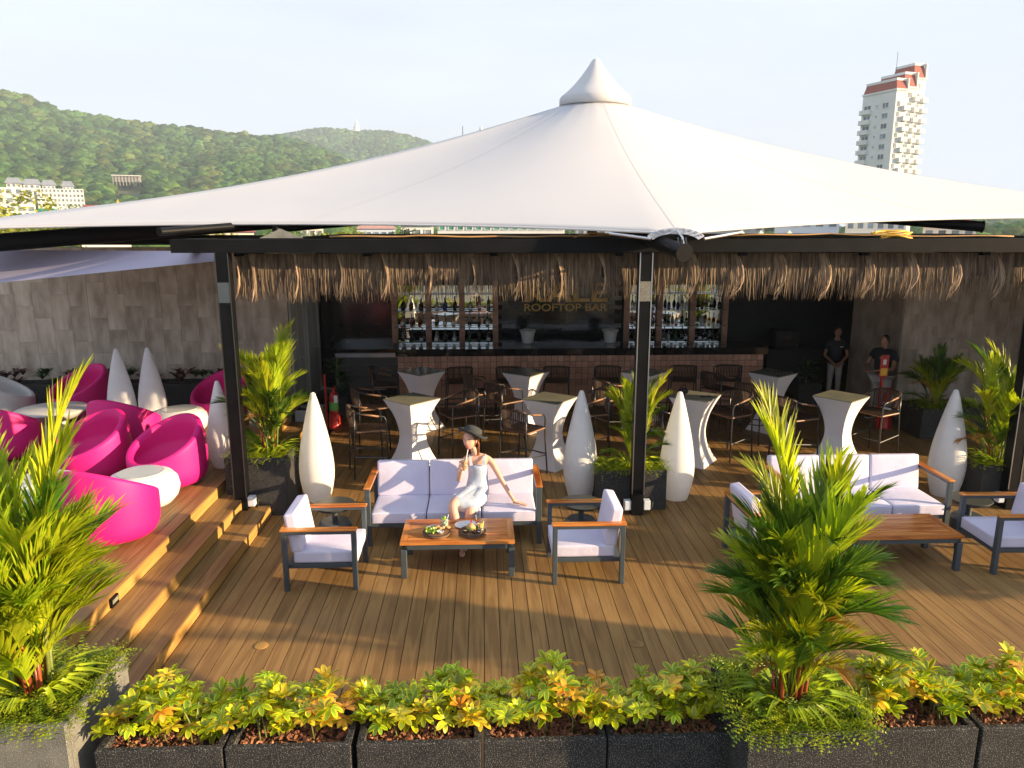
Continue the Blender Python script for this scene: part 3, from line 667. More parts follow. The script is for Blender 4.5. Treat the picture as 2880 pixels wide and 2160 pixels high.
coffee(4.11, 7.63, 'empty teak coffee table right of the foreground palm')
def side_table(x, y, label):
    t = thing('side_table', label, 'side table', (x, y, 0), 0, 'round dark pedestal tables')
    MB().lathe([(.25, .445), (.255, .45), (.25, .456), (0, .457)], 32).build('top', MT['smoke'], t, smooth=30)
    MB().lathe([(.06, .36), (.15, .38), (.22, .41), (.245, .444), (.0, .4445)], 32).build('bowl', MT['alu'], t, smooth=50)
    MB().lathe([(.035, .22), (.035, .345)], 16).build('neck', MT['alu'], t, smooth=40)
    MB().lathe([(.20, 0), (.20, .20), (.17, .235), (.0, .24)], 28).build('base', MT['alu'], t, smooth=40); return t
side_table(-1.85, 8.83, 'round dark pedestal table between the left armchair and the sofa')
side_table(1.21, 8.78, 'round dark pedestal table between the sofa and the right armchair')
side_table(6.12, 8.70, 'round dark pedestal table behind the armchair at the right edge')
# ---------------------------------------------------------------- teardrop lamps
prof = [(.165, 0), (.172, .012), (.19, .08), (.215, .18), (.236, .30), (.245, .42), (.243, .52), (.232, .64), (.212, .78), (.186, .92), (.156, 1.06), (.124, 1.2), (.092, 1.33), (.064, 1.44), (.042, 1.51), (.034, 1.54), (.018, 1.556), (0, 1.56)]
lm = MB().lathe(prof, 40).mesh('teardrop_lamp'); lm.materials.append(MT['lampw']); lm.shade_smooth()
for (x, y, z, s, lb) in ((-2.36, 10.22, 0, 1, 'tall white teardrop floor lamp between the left post planter and the sofa'), (1.38, 10.2, 0, 1, 'tall white teardrop floor lamp behind the right end of the sofa'),
                         (2.74, 10.07, 0, 1, 'tall white teardrop floor lamp just right of the middle post'), (6.66, 10.05, 0, 1, 'tall white teardrop floor lamp right of the second sofa'),
                         (-3.72, 10.40, .45, .80, 'white teardrop lamp on the upper deck partly behind the left post'), (-6.0, 12.35, .45, .90, 'left one of the two white teardrop lamps behind the pink chairs'),
                         (-5.52, 12.4, .45, .90, 'right one of the two white teardrop lamps behind the pink chairs')):
    o = link('teardrop_lamp', lm, None, None, loc=(x, y, z)); o.scale = (s, s, s); tag(o, lb, 'floor lamp', 'white teardrop floor lamps')
# ---------------------------------------------------------------- lounge shells, drums
def shell_mesh(Rm=.53):
    NA, v, f = 64, [], []
    def rad(z): return Rm*(1-abs((z-.42)/.93)**2.5)**.5
    rows = []
    for a in range(NA):
        t = 2*pi*a/NA; c = (1+cos(t))/2; H = .39+.53*c**.95
        col = []
        for k in range(13):
            z = H*k/12
            r = .30 if k == 0 else rad(z)*(1-.16*max(0, 1-z/.22)**2)
            col.append((r, z))
        ro = rad(H); th = .095
        for q in range(1, 6):
            b = pi*q/6; col.append((ro-th/2+th/2*cos(b), H+th/2*.8*sin(b)))
        ri = ro-th
        for k in range(1, 11):
            u = k/10; zz = H+(.27-H)*(1-(1-u)**2.2); rr = ri*(1-u**2.6)+.0*u
            if u < .5: rr = min(rad(zz)-th*1.05, ri+.06*u*4*(1-u))
            col.append((max(rr, 0), zz))
        rows.append([(r*cos(t), r*sin(t), z) for r, z in col])
    m = len(rows[0])
    for rw in rows: v += rw
    for a in range(NA):
        for k in range(m-1): f.append((a*m+k, ((a+1) % NA)*m+k, ((a+1) % NA)*m+k+1, a*m+k+1))
    f.append(tuple(a*m for a in range(NA-1, -1, -1)))
    mb = MB(); mb.add(v, f); me = mb.mesh('lounge_chair'); me.shade_smooth(); return me
sh = shell_mesh(); sh.materials.append(MT['pink'])
shw = sh.copy(); shw.materials.clear(); shw.materials.append(MT['whitepe'])
for (x, y, a, s, lb) in ((-7.25, 13.45, 58, 1.03, 'pink shell lounge chair farthest back, left of the two lamps'), (-5.45, 11.25, 256, 1.02, 'pink shell chair seen from behind in front of the two lamps'),
                      (-5.35, 10.05, 60, 1.0, 'pink shell chair open to the viewer, left neighbour of the white drum table'), (-4.20, 9.72, 60, 1.0, 'pink shell chair open to the viewer nearest the stairs'),
                      (-4.12, 7.95, 256, 1.02, 'pink shell chair nearest the viewer, seen from behind beside the left palm'), (-4.62, 13.05, 62, 1.0, 'pink shell chair partly hidden by the left post'),
                      (-7.1, 11.0, 258, 1.0, 'pink shell chair at the left edge behind the palm leaves')):
    o = link('lounge_chair', sh, None, None, loc=(x, y, .45), rot=(0, 0, radians(a))); s *= .94; o.scale = (s, s, s*.96); tag(o, lb, 'lounge chair', 'pink shell lounge chairs')
o = link('lounge_chair', shw, None, None, loc=(-8.45, 13.1, .45), rot=(0, 0, radians(200))); tag(o, 'white shell lounge chair at the left edge of the photo', 'lounge chair')
for (x, y, s, lb) in ((-4.20, 8.93, 1, 'white drum table with glass disc in front of the pink chairs'), (-5.0, 12.2, 1, 'white drum table with glass disc beside the two lamps'), (-5.3, 8.8, .98, 'white drum table mostly hidden by the nearest pink chair')):
    t = thing('drum_table', lb, 'drum table', (x, y, .45), 0, 'white drum side tables')
    MB().lathe([(.27, 0), (.33, .02), (.40, .10), (.43, .20), (.41, .31), (.35, .38), (.29, .405), (0, .41)], 40).build('body', MT['lampw'], t, smooth=True)
    MB().lathe([(.265, .4105), (.265, .418), (0, .4185)], 40).build('glass_disc', MT['glassw'], t, smooth=30)
t = thing('saucer_table', 'cream hourglass table with a wide saucer top at the left', 'table', (-6.95, 12.0, .45))
MB().lathe([(.40, 0), (.46, .03), (.44, .10), (.30, .17), (.19, .235), (.22, .27)], 40).build('foot', MT['whitepe'], t, smooth=True)
MB().lathe([(.20, .27), (.42, .36), (.53, .45), (.54, .47), (.52, .48), (.0, .47)], 40).build('saucer', MT['whitepe'], t, smooth=50)

# ---------------------------------------------------------------- stretch covered bar tables
def cover_mesh():
    NS = 18; v = []; f = []; m = 8
    for i in range(NS+1):
        u = i/NS; z = 1.10*u
        s = .150+.165*abs((u-.46)/.54)**1.9 if u > .46 else .150+.16*((.46-u)/.46)**1.7
        if u > .46: s = .150+.172*((u-.46)/.54)**1.9
        for k in range(4):
            ax = [(1, 0), (0, 1), (-1, 0), (0, -1)][k]; bx = [(0, 1), (-1, 0), (0, -1), (1, 0)][k]
            d = s*sqrt(2)
            v.append((ax[0]*d, ax[1]*d, z))
            q = .5*(1-.03*sin(pi*u)); v.append(((ax[0]+bx[0])*d*q, (ax[1]+bx[1])*d*q, z))
    for i in range(NS):
        for k in range(8): f.append((i*8+k, i*8+(k+1) % 8, (i+1)*8+(k+1) % 8, (i+1)*8+k))
    f.append(tuple(NS*8+k for k in range(8)))
    return MB().add(v, f).mesh('cover')
cv = cover_mesh(); cv.materials.append(MT['spandex']); cv.shade_smooth(); cv.set_sharp_from_angle(angle=radians(38))
d_ = .322*sqrt(2)
gt = MB().add([(d_*q[0], d_*q[1], 1.103) for q in ((1, 0), (0, 1), (-1, 0), (0, -1))]+[(d_*q[0], d_*q[1], 1.115) for q in ((1, 0), (0, 1), (-1, 0), (0, -1))],
              [(4, 5, 6, 7), (0, 3, 2, 1), (0, 1, 5, 4), (1, 2, 6, 5), (2, 3, 7, 6), (3, 0, 4, 7)]).mesh('glass_top'); gt.materials.append(MT['glasstop'])
for (x, y, a, lb) in ((-1.14, 11.70, 2, 'white stretch-covered bar table behind the left half of the sofa'), (-1.17, 14.0, 0, 'white stretch-covered bar table nearest the left end of the bar'),
                      (1.07, 11.67, 8, 'white stretch-covered bar table left of the lamp behind the sofa'), (.81, 13.85, 6, 'white stretch-covered bar table in front of the bar stools, left of centre'),
                      (3.44, 11.73, 9, 'white stretch-covered bar table with a bag and phone on it'), (3.05, 13.8, 4, 'white stretch-covered bar table mostly hidden by the middle post'),
                      (5.44, 13.6, -8, 'white stretch-covered bar table near the right end of the bar'), (5.80, 11.62, -6, 'white stretch-covered bar table above the foreground palm')):
    t = thing('bar_table', lb, 'bar table', (x, y, 0), radians(a), 'white stretch-covered bar tables')
    link('cover', cv, None, t); link('glass_top', gt, None, t)
# things on the bar tables
hb = thing('handbag', 'small black bag with a twiggy clasp on a bar table', 'bag', (3.25, 11.78, 1.118)); MB().sphere((0, 0, .06), (.09, .06, .06), 10).build('body', MT['rubber'], hb, smooth=True); MB().tube([(-.05, 0, .09), (-.03, .0, .16), (.03, 0, .16), (.05, 0, .09)], .008, 6).build('handle', MT['rattan'], hb)
ph = thing('phone', 'black phone lying on the bar table with the bag', 'phone', (3.58, 11.62, 1.118), .1); MB().rbox((-.085, -.04, 0), (.085, .04, .012), r=.005, seg=2).build('case', MT['rubber'], ph); MB().box((-.078, -.034, .0121), (.078, .034, .0128)).build('screen', MT['subway'], ph)
tl = thing('candle_holder', 'tiny gold candle holder on the bar table at the left end of the bar', 'candle', (-1.38, 14.03, 1.118)); MB().lathe([(.014, 0), (.014, .05), (0, .05)], 10).build('cup', MT['gold'], tl); MB().lathe([(.004, .05), (.004, .065)], 6).build('wick', MT['paper'], tl)
# ---------------------------------------------------------------- bar stools
def make_stool():
    t = thing('bar_stool', 'stool', 'bar stool', (0, 0, 0), 0, 'rattan bar stools')
    W, D, Hs = .25, .23, .75
    for sx in (-1, 1):
        fl = MB().tube([(sx*(W+.03), -D-.02, 0), (sx*W, -D+.005, .6), (sx*(W+.005), -D+.01, .90), (sx*(W+.005), -D+.04, .955), (sx*(W+.005), -D+.10, .965), (sx*(W+.01), D-.08, 1.02), (sx*(W-.01), D+.02, 1.06)], .013, 8)
        fl.build('leg', MT['tube'], t, smooth=True)
        MB().tube([(sx*(W+.02), D+.06, 0), (sx*(W-.01), D+.03, .75), (sx*(W-.01), D+.03, 1.05)], .013, 8).build('leg', MT['tube'], t, smooth=True)
        MB().tube([(sx*(W+.005), -D+.12, .967), (sx*(W+.01), D-.09, 1.02)], .0165, 8).build('arm_binding', MT['rattanl'], t, smooth=True)
        MB().tube([(sx*(W+.015), -D, .30), (sx*(W+.01), D+.045, .36)], .010, 6).build('side_rung', MT['tube'], t)
    MB().tube([(-W-.02, -D-.01, .32), (0, -D-.03, .32), (W+.02, -D-.01, .32)], .011, 6).build('foot_rest', MT['tube'], t)
    MB().tube([(-W-.01, D+.045, .36), (W+.01, D+.045, .36)], .010, 6).build('back_rung', MT['tube'], t)
    pts = [(-W+.01, D+.02, 1.06), (-W*.7, D+.07, 1.085), (0, D+.10, 1.095), (W*.7, D+.07, 1.085), (W-.01, D+.02, 1.06)]
    MB().tube(pts, .016, 8).build('top_rail', MT['rattan'], t, smooth=True)
    mb = MB(); n_ = 17
    for k in range(n_):
        u = k/(n_-1)*2-1; x = u*(W-.01); y = D+.02+.08*(1-u*u)
        mb.tube([(x, y, 1.085-.02*u*u), (x*.97, y+.005, .95), (x*.93, y-.03, .80)], .0105, 5, cap=False)
    mb.build('back_strips', MT['rattan'], t, smooth=True)
    MB().tube([(-W*.95, D+.0, .80), (0, D+.055, .795), (W*.95, D, .80)], .012, 6).build('back_lower_rail', MT['rattan'], t)
    mb = MB()
    for k in range(13): y = -D+.0+k*(2*D)/12; mb.rbox((-W+.005, y-.014, Hs-.012), (W-.005, y+.014, Hs+.008), r=.006, seg=1)
    mb.build('seat_strips', MT['rattan'], t)
    MB().tube([(-W, -D, Hs-.01), (W, -D, Hs-.01), (W, D, Hs-.01), (-W, D, Hs-.01), (-W, -D, Hs-.01)], .013, 6).build('seat_frame', MT['rattanl'], t)
    return t
ST = make_stool(); remember(ST); firstst = [ST]
def stool(x, y, deg, lb):
    if firstst: o = firstst.pop(); o.location = (x, y, 0); o.rotation_euler = (0, 0, radians(deg)); o['label'] = lb
    else: copy_tree(ST, (x, y, 0), radians(deg), lb)
# front faces local -Y ; rotation 90 -> faces +X
stool(-1.78, 11.35, 108, 'rattan bar stool nearest the left, facing the table behind the sofa')
stool(-1.95, 12.75, 112, 'rattan bar stool left of the second row, behind the nearest left stool')
stool(-.42, 12.15, -62, 'rattan bar stool with rounded back right of the table behind the sofa')
stool(-1.90, 14.55, 95, 'dark rattan bar stool in front of the fridge counter')
for k, x in enumerate((-.48, .52, 1.48, 2.52, 4.06, 4.98)):
    stool(x, 14.80, 180+(-6, 4, 5, 8, 10, 12)[k]*-1, ('first', 'second', 'third', 'fourth', 'fifth', 'sixth')[k]+' rattan stool from the left drawn up to the bar front')
stool(.38, 13.12, 128, 'rattan bar stool between two bar tables left of centre, back to the viewer')
stool(-.02, 13.85, 118, 'rattan bar stool left of the table in front of the bar stools')
stool(.62, 11.2, 140, 'rattan bar stool left of the table beside the middle lamp, back to the viewer')
stool(1.75, 12.15, -70, 'rattan bar stool behind the lamp at the right end of the sofa')
stool(2.82, 11.25, 120, 'rattan bar stool behind the lamp just right of the middle post')
stool(4.12, 12.0, -60, 'rattan bar stool right of the table with the bag')
stool(4.85, 12.95, 138, 'rattan bar stool left of the table at the right end of the bar')
stool(4.55, 13.95, 125, 'dark rattan bar stool in the shade before the right end of the bar')
stool(6.62, 12.0, -62, 'rattan bar stool right of the table above the foreground palm')
stool(5.15, 11.75, 110, 'rattan bar stool left of the table above the foreground palm')
stool(2.35, 13.3, 120, 'rattan bar stool seen through the palm leaves left of the middle post')
# electric boxes at post feet
def ebox(x, y, z, lb):
    t = thing('socket_box', lb, 'socket box', (x, y, z)); MB().rbox((-.045, -.05, 0), (.045, .05, .13), r=.008).build('box', MT['whitebox'], t); MB().box((-.035, -.052, .015), (.035, -.0505, .115)).build('lid', MT['whitebox'], t)
    MB().tube([(.03, 0, .0), (.06, 0, -.03), (.08, 0, .03), (.085, 0, .1)], .009, 6).build('plug', MT['rubber'], t, smooth=True)
ebox(-3.06, 9.48, .20, 'white weatherproof socket box at the foot of the left post')
ebox(1.93, 9.48, .07, 'white socket box on the left side of the middle post foot'); ebox(2.19, 9.48, .07, 'white socket box on the right side of the middle post foot')
ebox(7.08, 9.48, .10, 'white socket box at the foot of the right post')
# extinguishers
def exting(x, y, lb, sign):
    t = thing('fire_extinguisher', lb, 'extinguisher', (x, y, 0))
    MB().lathe([(.12, 0), (.125, .02), (.11, .05), (.10, .30), (.0, .30)], 24).build('stand_cup', MT['redpaint'], t, smooth=40)
    MB().lathe([(.085, .305), (.085, .62), (.07, .68), (.03, .71), (.025, .76), (0, .77)], 24).build('cylinder', MT['redpaint'], t, smooth=40)
    MB().lathe([(.0865, .36), (.0865, .52)], 24).build('label', MT['green'] if not sign else MT['paper'], t, smooth=40)
    MB().tube([(0, 0, .75), (.05, 0, .78), (.10, 0, .76), (.11, -.02, .5)], .011, 8).build('hose', MT['rubber'], t, smooth=True)
    MB().box((-.05, -.012, .77), (.05, .012, .795)).build('handle', MT['redpaint'], t)
    MB().box((.02, -.10, .52), (.09, -.096, .66)).build('tag', MT['paper'], t)
    MB().box((-.17, -.02, 0), (-.135, .02, 1.05 if not sign else 1.0)).build('pole', MT['redpaint'], t)
    if sign:
        s_ = MB().box((-.22, -.02, 1.0), (-.06, -.005, 1.42)).build('sign', MT['redpaint'], t)
        MB().box((-.205, -.024, 1.03), (-.075, -.0205, 1.17)).build('sign_panel', MT['yellow'], s_); MB().box((-.17, -.024, 1.24), (-.11, -.0205, 1.34)).build('sign_icon', MT['paper'], s_)
exting(-2.85, 14.05, 'red fire extinguisher with green label on a stand by the door wall', 0)
exting(7.72, 13.65, 'red fire extinguisher under a red and yellow sign right of the staff', 1)
# ---------------------------------------------------------------- planters
def planter(x0, y0, w, d, h, label, lm_='granite', group=None, z=0, fill='soil', cat='planter', seed=0):
    t = thing('planter', label, cat, (x0, y0, z), 0, group); r = .045; hi = h-.07
    mb = MB(); tp = .0
    mb.rbox((0, 0, 0), (w, r, h), r=.006, seg=1).rbox((0, d-r, 0), (w, d, h), r=.006, seg=1).rbox((0, r, 0), (r, d-r, h-.0005), r=.002, seg=1).rbox((w-r, r, 0), (w, d-r, h-.0005), r=.002, seg=1)
    mb.build('body', MT[lm_], t)
    MB().box((r, r, .05), (w-r, d-r, hi)).build('soil', MT['soil'], t)
    if fill == 'chips':
        mb = MB(); rs = random.Random(seed)
        for k in range(520):
            cx_, cy_ = rs.uniform(r+.01, w-r-.01), rs.uniform(r+.01, d-r-.01); L = rs.uniform(.010, .026); W_ = L*rs.uniform(.4, .8); T = L*rs.uniform(.2, .5)
            M = Matrix.Translation((cx_, cy_, hi+rs.uniform(0, .022))) @ Euler((rs.uniform(-.9, .9), rs.uniform(-.9, .9), rs.uniform(0, 6.3))).to_matrix().to_4x4()
            c = rs.uniform(.5, 1.35); n0 = len(mb.v)
            vv = [tuple(M @ Vector(p)) for p in ((-L, -W_*.6, 0), (L*.9, -W_, 0), (L, W_*.7, 0), (-L*.8, W_, 0), (-L*.6, 0, T), (L*.5, W_*.1, T))]
            mb.add(vv, [(0, 1, 5, 4), (1, 2, 5), (2, 3, 4, 5), (3, 0, 4), (3, 2, 1, 0)], (c, c*rs.uniform(.85, 1.05), c*rs.uniform(.8, 1.1)))
        o = mb.build('bark_chips', MT['chips'], t); o['kind'] = 'stuff'
    return t
# ---------------------------------------------------------------- palms
def frond_mesh(L, t0, bend, nl, ll, w, seed, sweep=(40, 12), dry=0):
    rs = random.Random(seed); mb = MB(); n = 14; P = []; T = []; p = Vector((0, 0, 0)); a = t0
    for i in range(n+1):
        d = Vector((sin(a), 0, cos(a))); P.append(p.copy()); T.append(d); p = p+d*(L/n); a += bend/n*(i/n*1.6+.2)
    mb.tube([tuple(q) for q in P], [.009*(1-.75*i/n)*(L/1.2)**.5 for i in range(n+1)], 5)
    for k in range(nl):
        s = .26+.74*(k+.5)/nl; i = min(n-1, int(s*n)); fr = s*n-i; base = P[i].lerp(P[i+1], fr); tg = T[i].lerp(T[i+1], fr).normalized()
        up = Vector((-tg.z, 0, tg.x)); prof_ = sin(min(1, (s-.15)/.5)*pi/2)*(1-.45*max(0, (s-.6)/.4))
        for sg in (-1, 1):
            ang = radians(sweep[0]+(sweep[1]-sweep[0])*s+rs.uniform(-7, 7)); v_ = rs.uniform(.15, .8)
            d = tg*cos(ang)+(Vector((0, sg, 0))*cos(v_)+up*sin(v_))*sin(ang); d.normalize()
            l = ll*prof_*rs.uniform(.85, 1.12); pts = []; q = base.copy(); dd = d.copy(); ns = 5; dro = rs.uniform(.1, 1.5)
            for j in range(ns+1):
                pts.append(q.copy()); q = q+dd*(l/ns); dd = (dd+Vector((0, 0, -1))*(.015+.035*j*dro)).normalized()
            ww = w*rs.uniform(.8, 1.15); nr = up*.9+Vector((0, -sg*.3, 0))
            ribbon(mb, pts, [ww*.35, ww*.9, ww, ww*.85, ww*.5, ww*.04], nr, None, fold=.35)
    return mb
FR = {}
def fronds(key, mats, specs):
    out = []
    for i, sp in enumerate(specs):
        me = frond_mesh(*sp, seed=hash(key) % 1000*0+i*13+len(key)).mesh('frond'); me.materials.append(MT[mats[i % len(mats)]]); me.shade_smooth(); out.append(me)
    FR[key] = out
R15 = radians
fronds('big', ['palml', 'palml', 'palmd', 'palml'], [(1.05, R15(4), R15(22), 28, .42, .012), (1.1, R15(8), R15(32), 30, .44, .012), (1.0, R15(12), R15(45), 27, .42, .012), (.95, R15(18), R15(58), 26, .40, .0115),
      (1.15, R15(3), R15(26), 30, .42, .012), (.8, R15(26), R15(55), 24, .38, .011)])
fronds('bigd', ['palmd', 'palmd', 'palml', 'palmd'], [(.95, R15(8), R15(28), 28, .42, .011), (.9, R15(16), R15(36), 27, .40, .011), (.8, R15(24), R15(45), 26, .38, .0105), (.7, R15(32), R15(50), 24, .36, .010)])
fronds('skirt', ['palmd', 'palml', 'palmd', 'palml'], [(.66, R15(34), R15(50), 22, .36, .0105), (.72, R15(24), R15(50), 24, .38, .0105), (.55, R15(46), R15(45), 20, .34, .010), (.7, R15(15), R15(60), 24, .38, .0105)])
fronds('skirtl', ['palml'], [(.66, R15(30), R15(45), 22, .38, .0115), (.72, R15(20), R15(50), 24, .40, .0115), (.6, R15(40), R15(45), 20, .36, .011), (.7, R15(12), R15(55), 24, .40, .0115)])
fronds('dry', ['palmo'], [(.7, R15(38), R15(80), 18, .28, .009)])
def palm(x, y, z, label, cat='palm', H=1.9, spread=.35, nst=9, keys=('big', 'bigd'), seed=1, scale=1, lean=(0, 0), dry=1, top_bias=0, fs=1.0, low=.45):
    low_ = low; rs = random.Random(seed); t = thing('areca_palm', label, cat, (x, y, z), 0, 'potted areca palms')
    for k in range(nst):
        a = 2*pi*k/nst+rs.uniform(-.4, .4); r0 = rs.uniform(.03, .13)*scale; h = H*rs.uniform(.06, .55) if k else H*.55
        bx, by = r0*cos(a), r0*sin(a); tx, ty = bx+spread*.45*cos(a)*h/H+lean[0]*h, by+spread*.45*sin(a)*h/H+lean[1]*h
        st = MB().tube([(bx, by, -.05), ((bx*1.6+tx)/2.6, (by*1.6+ty)/2.6, h*.5), (tx, ty, h)], [.017*scale, .013*scale, .008*scale], 7).build('stem', MT['stemr' if rs.random() < .6 else 'stemg'], t, smooth=True)
        for j in range(rs.choice((3, 3, 4))):
            low = rs.random() < low_
            ms = FR[keys[1] if low and len(keys) > 1 else keys[0]]
            me = ms[rs.randrange(len(ms))]
            if dry and rs.random() < .05: me = FR['dry'][0]
            hh = h*(1-.22*j*rs.uniform(.5, 1.2)); f_ = hh/h
            o = link('frond', me, None, t, loc=(bx+(tx-bx)*f_, by+(ty-by)*f_, hh))
            o.rotation_euler = (rs.uniform(-.12, .12), rs.uniform(-.12, .12), a+rs.uniform(-1.1, 1.1)+j*2.2)
            s_ = fs*scale*rs.uniform(.78, 1.08)*(.82 if low else 1); o.scale = (s_,)*3
    for k in range(int(nst*2.0)):
        a = rs.uniform(0, 6.3); hh = H*rs.uniform(.02, .42); me = FR['skirtl' if keys == ('big', 'big') else 'skirt'][rs.randrange(4)]
        o = link('frond', me, None, t, loc=(.06*cos(a)+lean[0]*hh, .06*sin(a)+lean[1]*hh, hh)); o.rotation_euler = (rs.uniform(-.15, .15), rs.uniform(-.15, .15), a); s_ = fs*scale*rs.uniform(.8, 1.15); o.scale = (s_,)*3
    # broad strap leaves at the foot
    mb = MB()
    for k in range(44):
        a = rs.uniform(0, 6.3); L = rs.uniform(.25, .6)*scale; d = Vector((cos(a)*.5, sin(a)*.5, 1)).normalized(); q = Vector((cos(a)*.08, sin(a)*.08, 0)); pts = []
        for j in range(6): pts.append(q.copy()); q = q+d*(L/5); d = (d+Vector((cos(a)*.25, sin(a)*.25, -.28))).normalized()
        ribbon(mb, pts, [.008, .016, .020, .018, .011, .001], Vector((cos(a), sin(a), .6)), None, fold=.3)
    mb.build('basal_leaves', MT['palml'], t, smooth=True)
    return t
def ground_cover(x, y, z, w, d, label, n=900, seed=3, over=.14, h=.12, group='ground cover in the palm planters'):
    rs = random.Random(seed); mb = MB()
    for k in range(n):
        px, py = rs.uniform(.04, w-.04), rs.uniform(.04, d-.04)
        ex = min(px, w-px, py, d-py); out = ex < .14
        a = rs.uniform(0, 6.3)
        if out:
            a = atan2((py-d/2)/(d/2), (px-w/2)/(w/2))+rs.uniform(-.8, .8)
        L = rs.uniform(.09, .17)*(1.25 if out and rs.random() < over*2 else 1)*(1.5 if rs.random() < .04 else 1)
        dr = Vector((cos(a)*.75, sin(a)*.75, rs.uniform(.35, .95))).normalized(); q = Vector((px, py, rs.uniform(0, h*.6))); tint = rs.uniform(.45, 1.35); tt = (tint*rs.uniform(.9, 1.15), tint, tint*.9)
        drp = rs.uniform(.12, .3)
        for j in range(7):
            q2 = q+dr*(L/6); sd = dr.cross(Vector((0, 0, 1))); sd = sd.normalized() if sd.length > .01 else Vector((1, 0, 0)); u_ = sd.cross(dr)
            wl = .020*sin(pi*(j+.8)/8)+.004
            for sg in (-1, 1):
                e = q+dr*.012+sd*sg*wl+u_*wl*.35*rs.uniform(-.3, 1)
                mb.add([tuple(q), tuple(q+dr*.006+sd*sg*wl*.3-u_*.003), tuple(e), tuple(q+dr*.014)], [(0, 1, 2, 3)], tt)
            q = q2; dr = (dr+Vector((0, 0, -drp))).normalized()
    o = mb.build('ground_cover', MT['fern'], None, loc=(x, y, z)); tag(o, label, 'ground cover', group, 'stuff'); return o
fgpos = dict(left=(-3.40, 4.19), mid=(1.588, 3.93), right=(6.57, 3.95), far=(11.3, 3.95))
planter(-3.40, 4.19, .80, .82, .80, 'tall square terrazzo planter at the bottom left corner, holding a palm', 'granitew')
planter(1.588, 3.93, .79, .77, .80, 'tall square terrazzo planter in the foreground holding the big palm', 'granite')
planter(6.57, 3.95, .79, .77, .80, 'tall square terrazzo planter of the front row outside the right edge')
planter(-3.43, 9.605, .80, .80, .80, 'tall square dark planter beside the left post')
planter(1.56, 9.62, .93, .60, .56, 'low dark planter behind the middle post')
planter(6.88, 9.60, .95, .60, .57, 'low dark planter behind the right post')
planter(7.95, 12.86, 1.3, .75, .56, 'low dark planter against the right stone wall')
ordi = ['first', 'second', 'third', 'fourth', 'fifth']
xs = [-2.478, -1.665, -.832, -.016, .794]
for k, x in enumerate(xs): planter(x, 4.245, .798, .435, .57, ordi[k]+' low black planter from the left in the front row', 'granite', 'low black planters in the front row', fill='chips', seed=k)
planter(2.46, 4.245, .80, .435, .57, 'low black planter directly right of the big foreground palm', 'granite', 'low black planters in the front row', fill='chips', seed=7)
planter(3.285, 4.245, .80, .435, .57, 'low black planter cut off by the right edge of the photo', 'granite', 'low black planters in the front row', fill='chips', seed=8)
palm(1.985, 4.31, .74, 'big bushy areca palm in the tall foreground planter', H=1.95, spread=.26, nst=20, seed=11, scale=.90, fs=1.0, lean=(.03, 0), low=.55)  # larger share of deep-green fronds puts inner shade into the leaf colour
palm(-3.02, 4.60, .74, 'golden green areca palm in the planter at the bottom left corner', H=1.85, spread=.45, nst=22, keys=('big', 'big'), dry=0, seed=5, scale=.95, lean=(-.06, 0))
palm(-2.93, 10.0, .74, 'tall areca palm in the planter beside the left post', H=1.45, spread=.5, nst=10, seed=21, scale=.9)
palm(2.08, 9.95, .50, 'slender areca palm behind the middle post', H=1.25, spread=.35, nst=6, keys=('bigd', 'big'), seed=8, scale=.82)
palm(7.25, 9.92, .50, 'areca palm with a few dry tips beside the right post', H=1.5, spread=.6, nst=10, seed=14, scale=.95)
palm(8.35, 13.2, .50, 'dark areca palm against the right stone wall', H=.9, spread=.5, nst=6, keys=('bigd',), seed=31, scale=.9)
t = thing('column', 'square white column added out of view on the right to cast a shade band', 'column', (10.0, 3.75, 0)); MB().box((-.25, -.27, 0), (.25, .27, 3.3)).build('shaft', MT['whitepaint'], t); MB().box((-.32, -.34, 3.301), (.32, .34, 3.45)).build('capital', MT['whitepaint'], t)  # unseen column, added only to throw a shade band across the deck
planter(9.3, 5.9, .95, .6, .57, 'low dark planter added out of view under the shade-casting palm')  # added out of view to carry the shade-casting palm
palm(9.75, 6.2, .5, 'dense areca palm added out of view on the right to dapple the sun', H=1.7, spread=.5, nst=14, seed=43, scale=1.0)  # unseen palm added for dappled shade on the sofas
palm(6.97, 4.33, .74, 'areca palm added to the front row out of view as a shade caster', H=1.8, spread=.5, nst=11, seed=41, scale=1.0)  # unseen palm added as a stand-in caster of the long deck shade
ground_cover(-3.40, 4.19, .73, .80, .82, 'bright trailing ground cover around the palm at the bottom left', 1500, 2)
ground_cover(1.588, 3.93, .73, .79, .77, 'bright trailing ground cover under the big foreground palm', 1500, 3)
ground_cover(-3.43, 9.605, .73, .80, .80, 'green ground cover in the planter beside the left post', 700, 4, h=.1)
ground_cover(1.56, 9.62, .49, .93, .60, 'green ground cover in the planter behind the middle post', 800, 5, h=.14)
ground_cover(6.88, 9.60, .50, .95, .60, 'green ground cover in the planter behind the right post', 600, 6)
ground_cover(7.95, 12.86, .49, 1.3, .75, 'dark ground cover in the planter against the right stone wall', 600, 9)
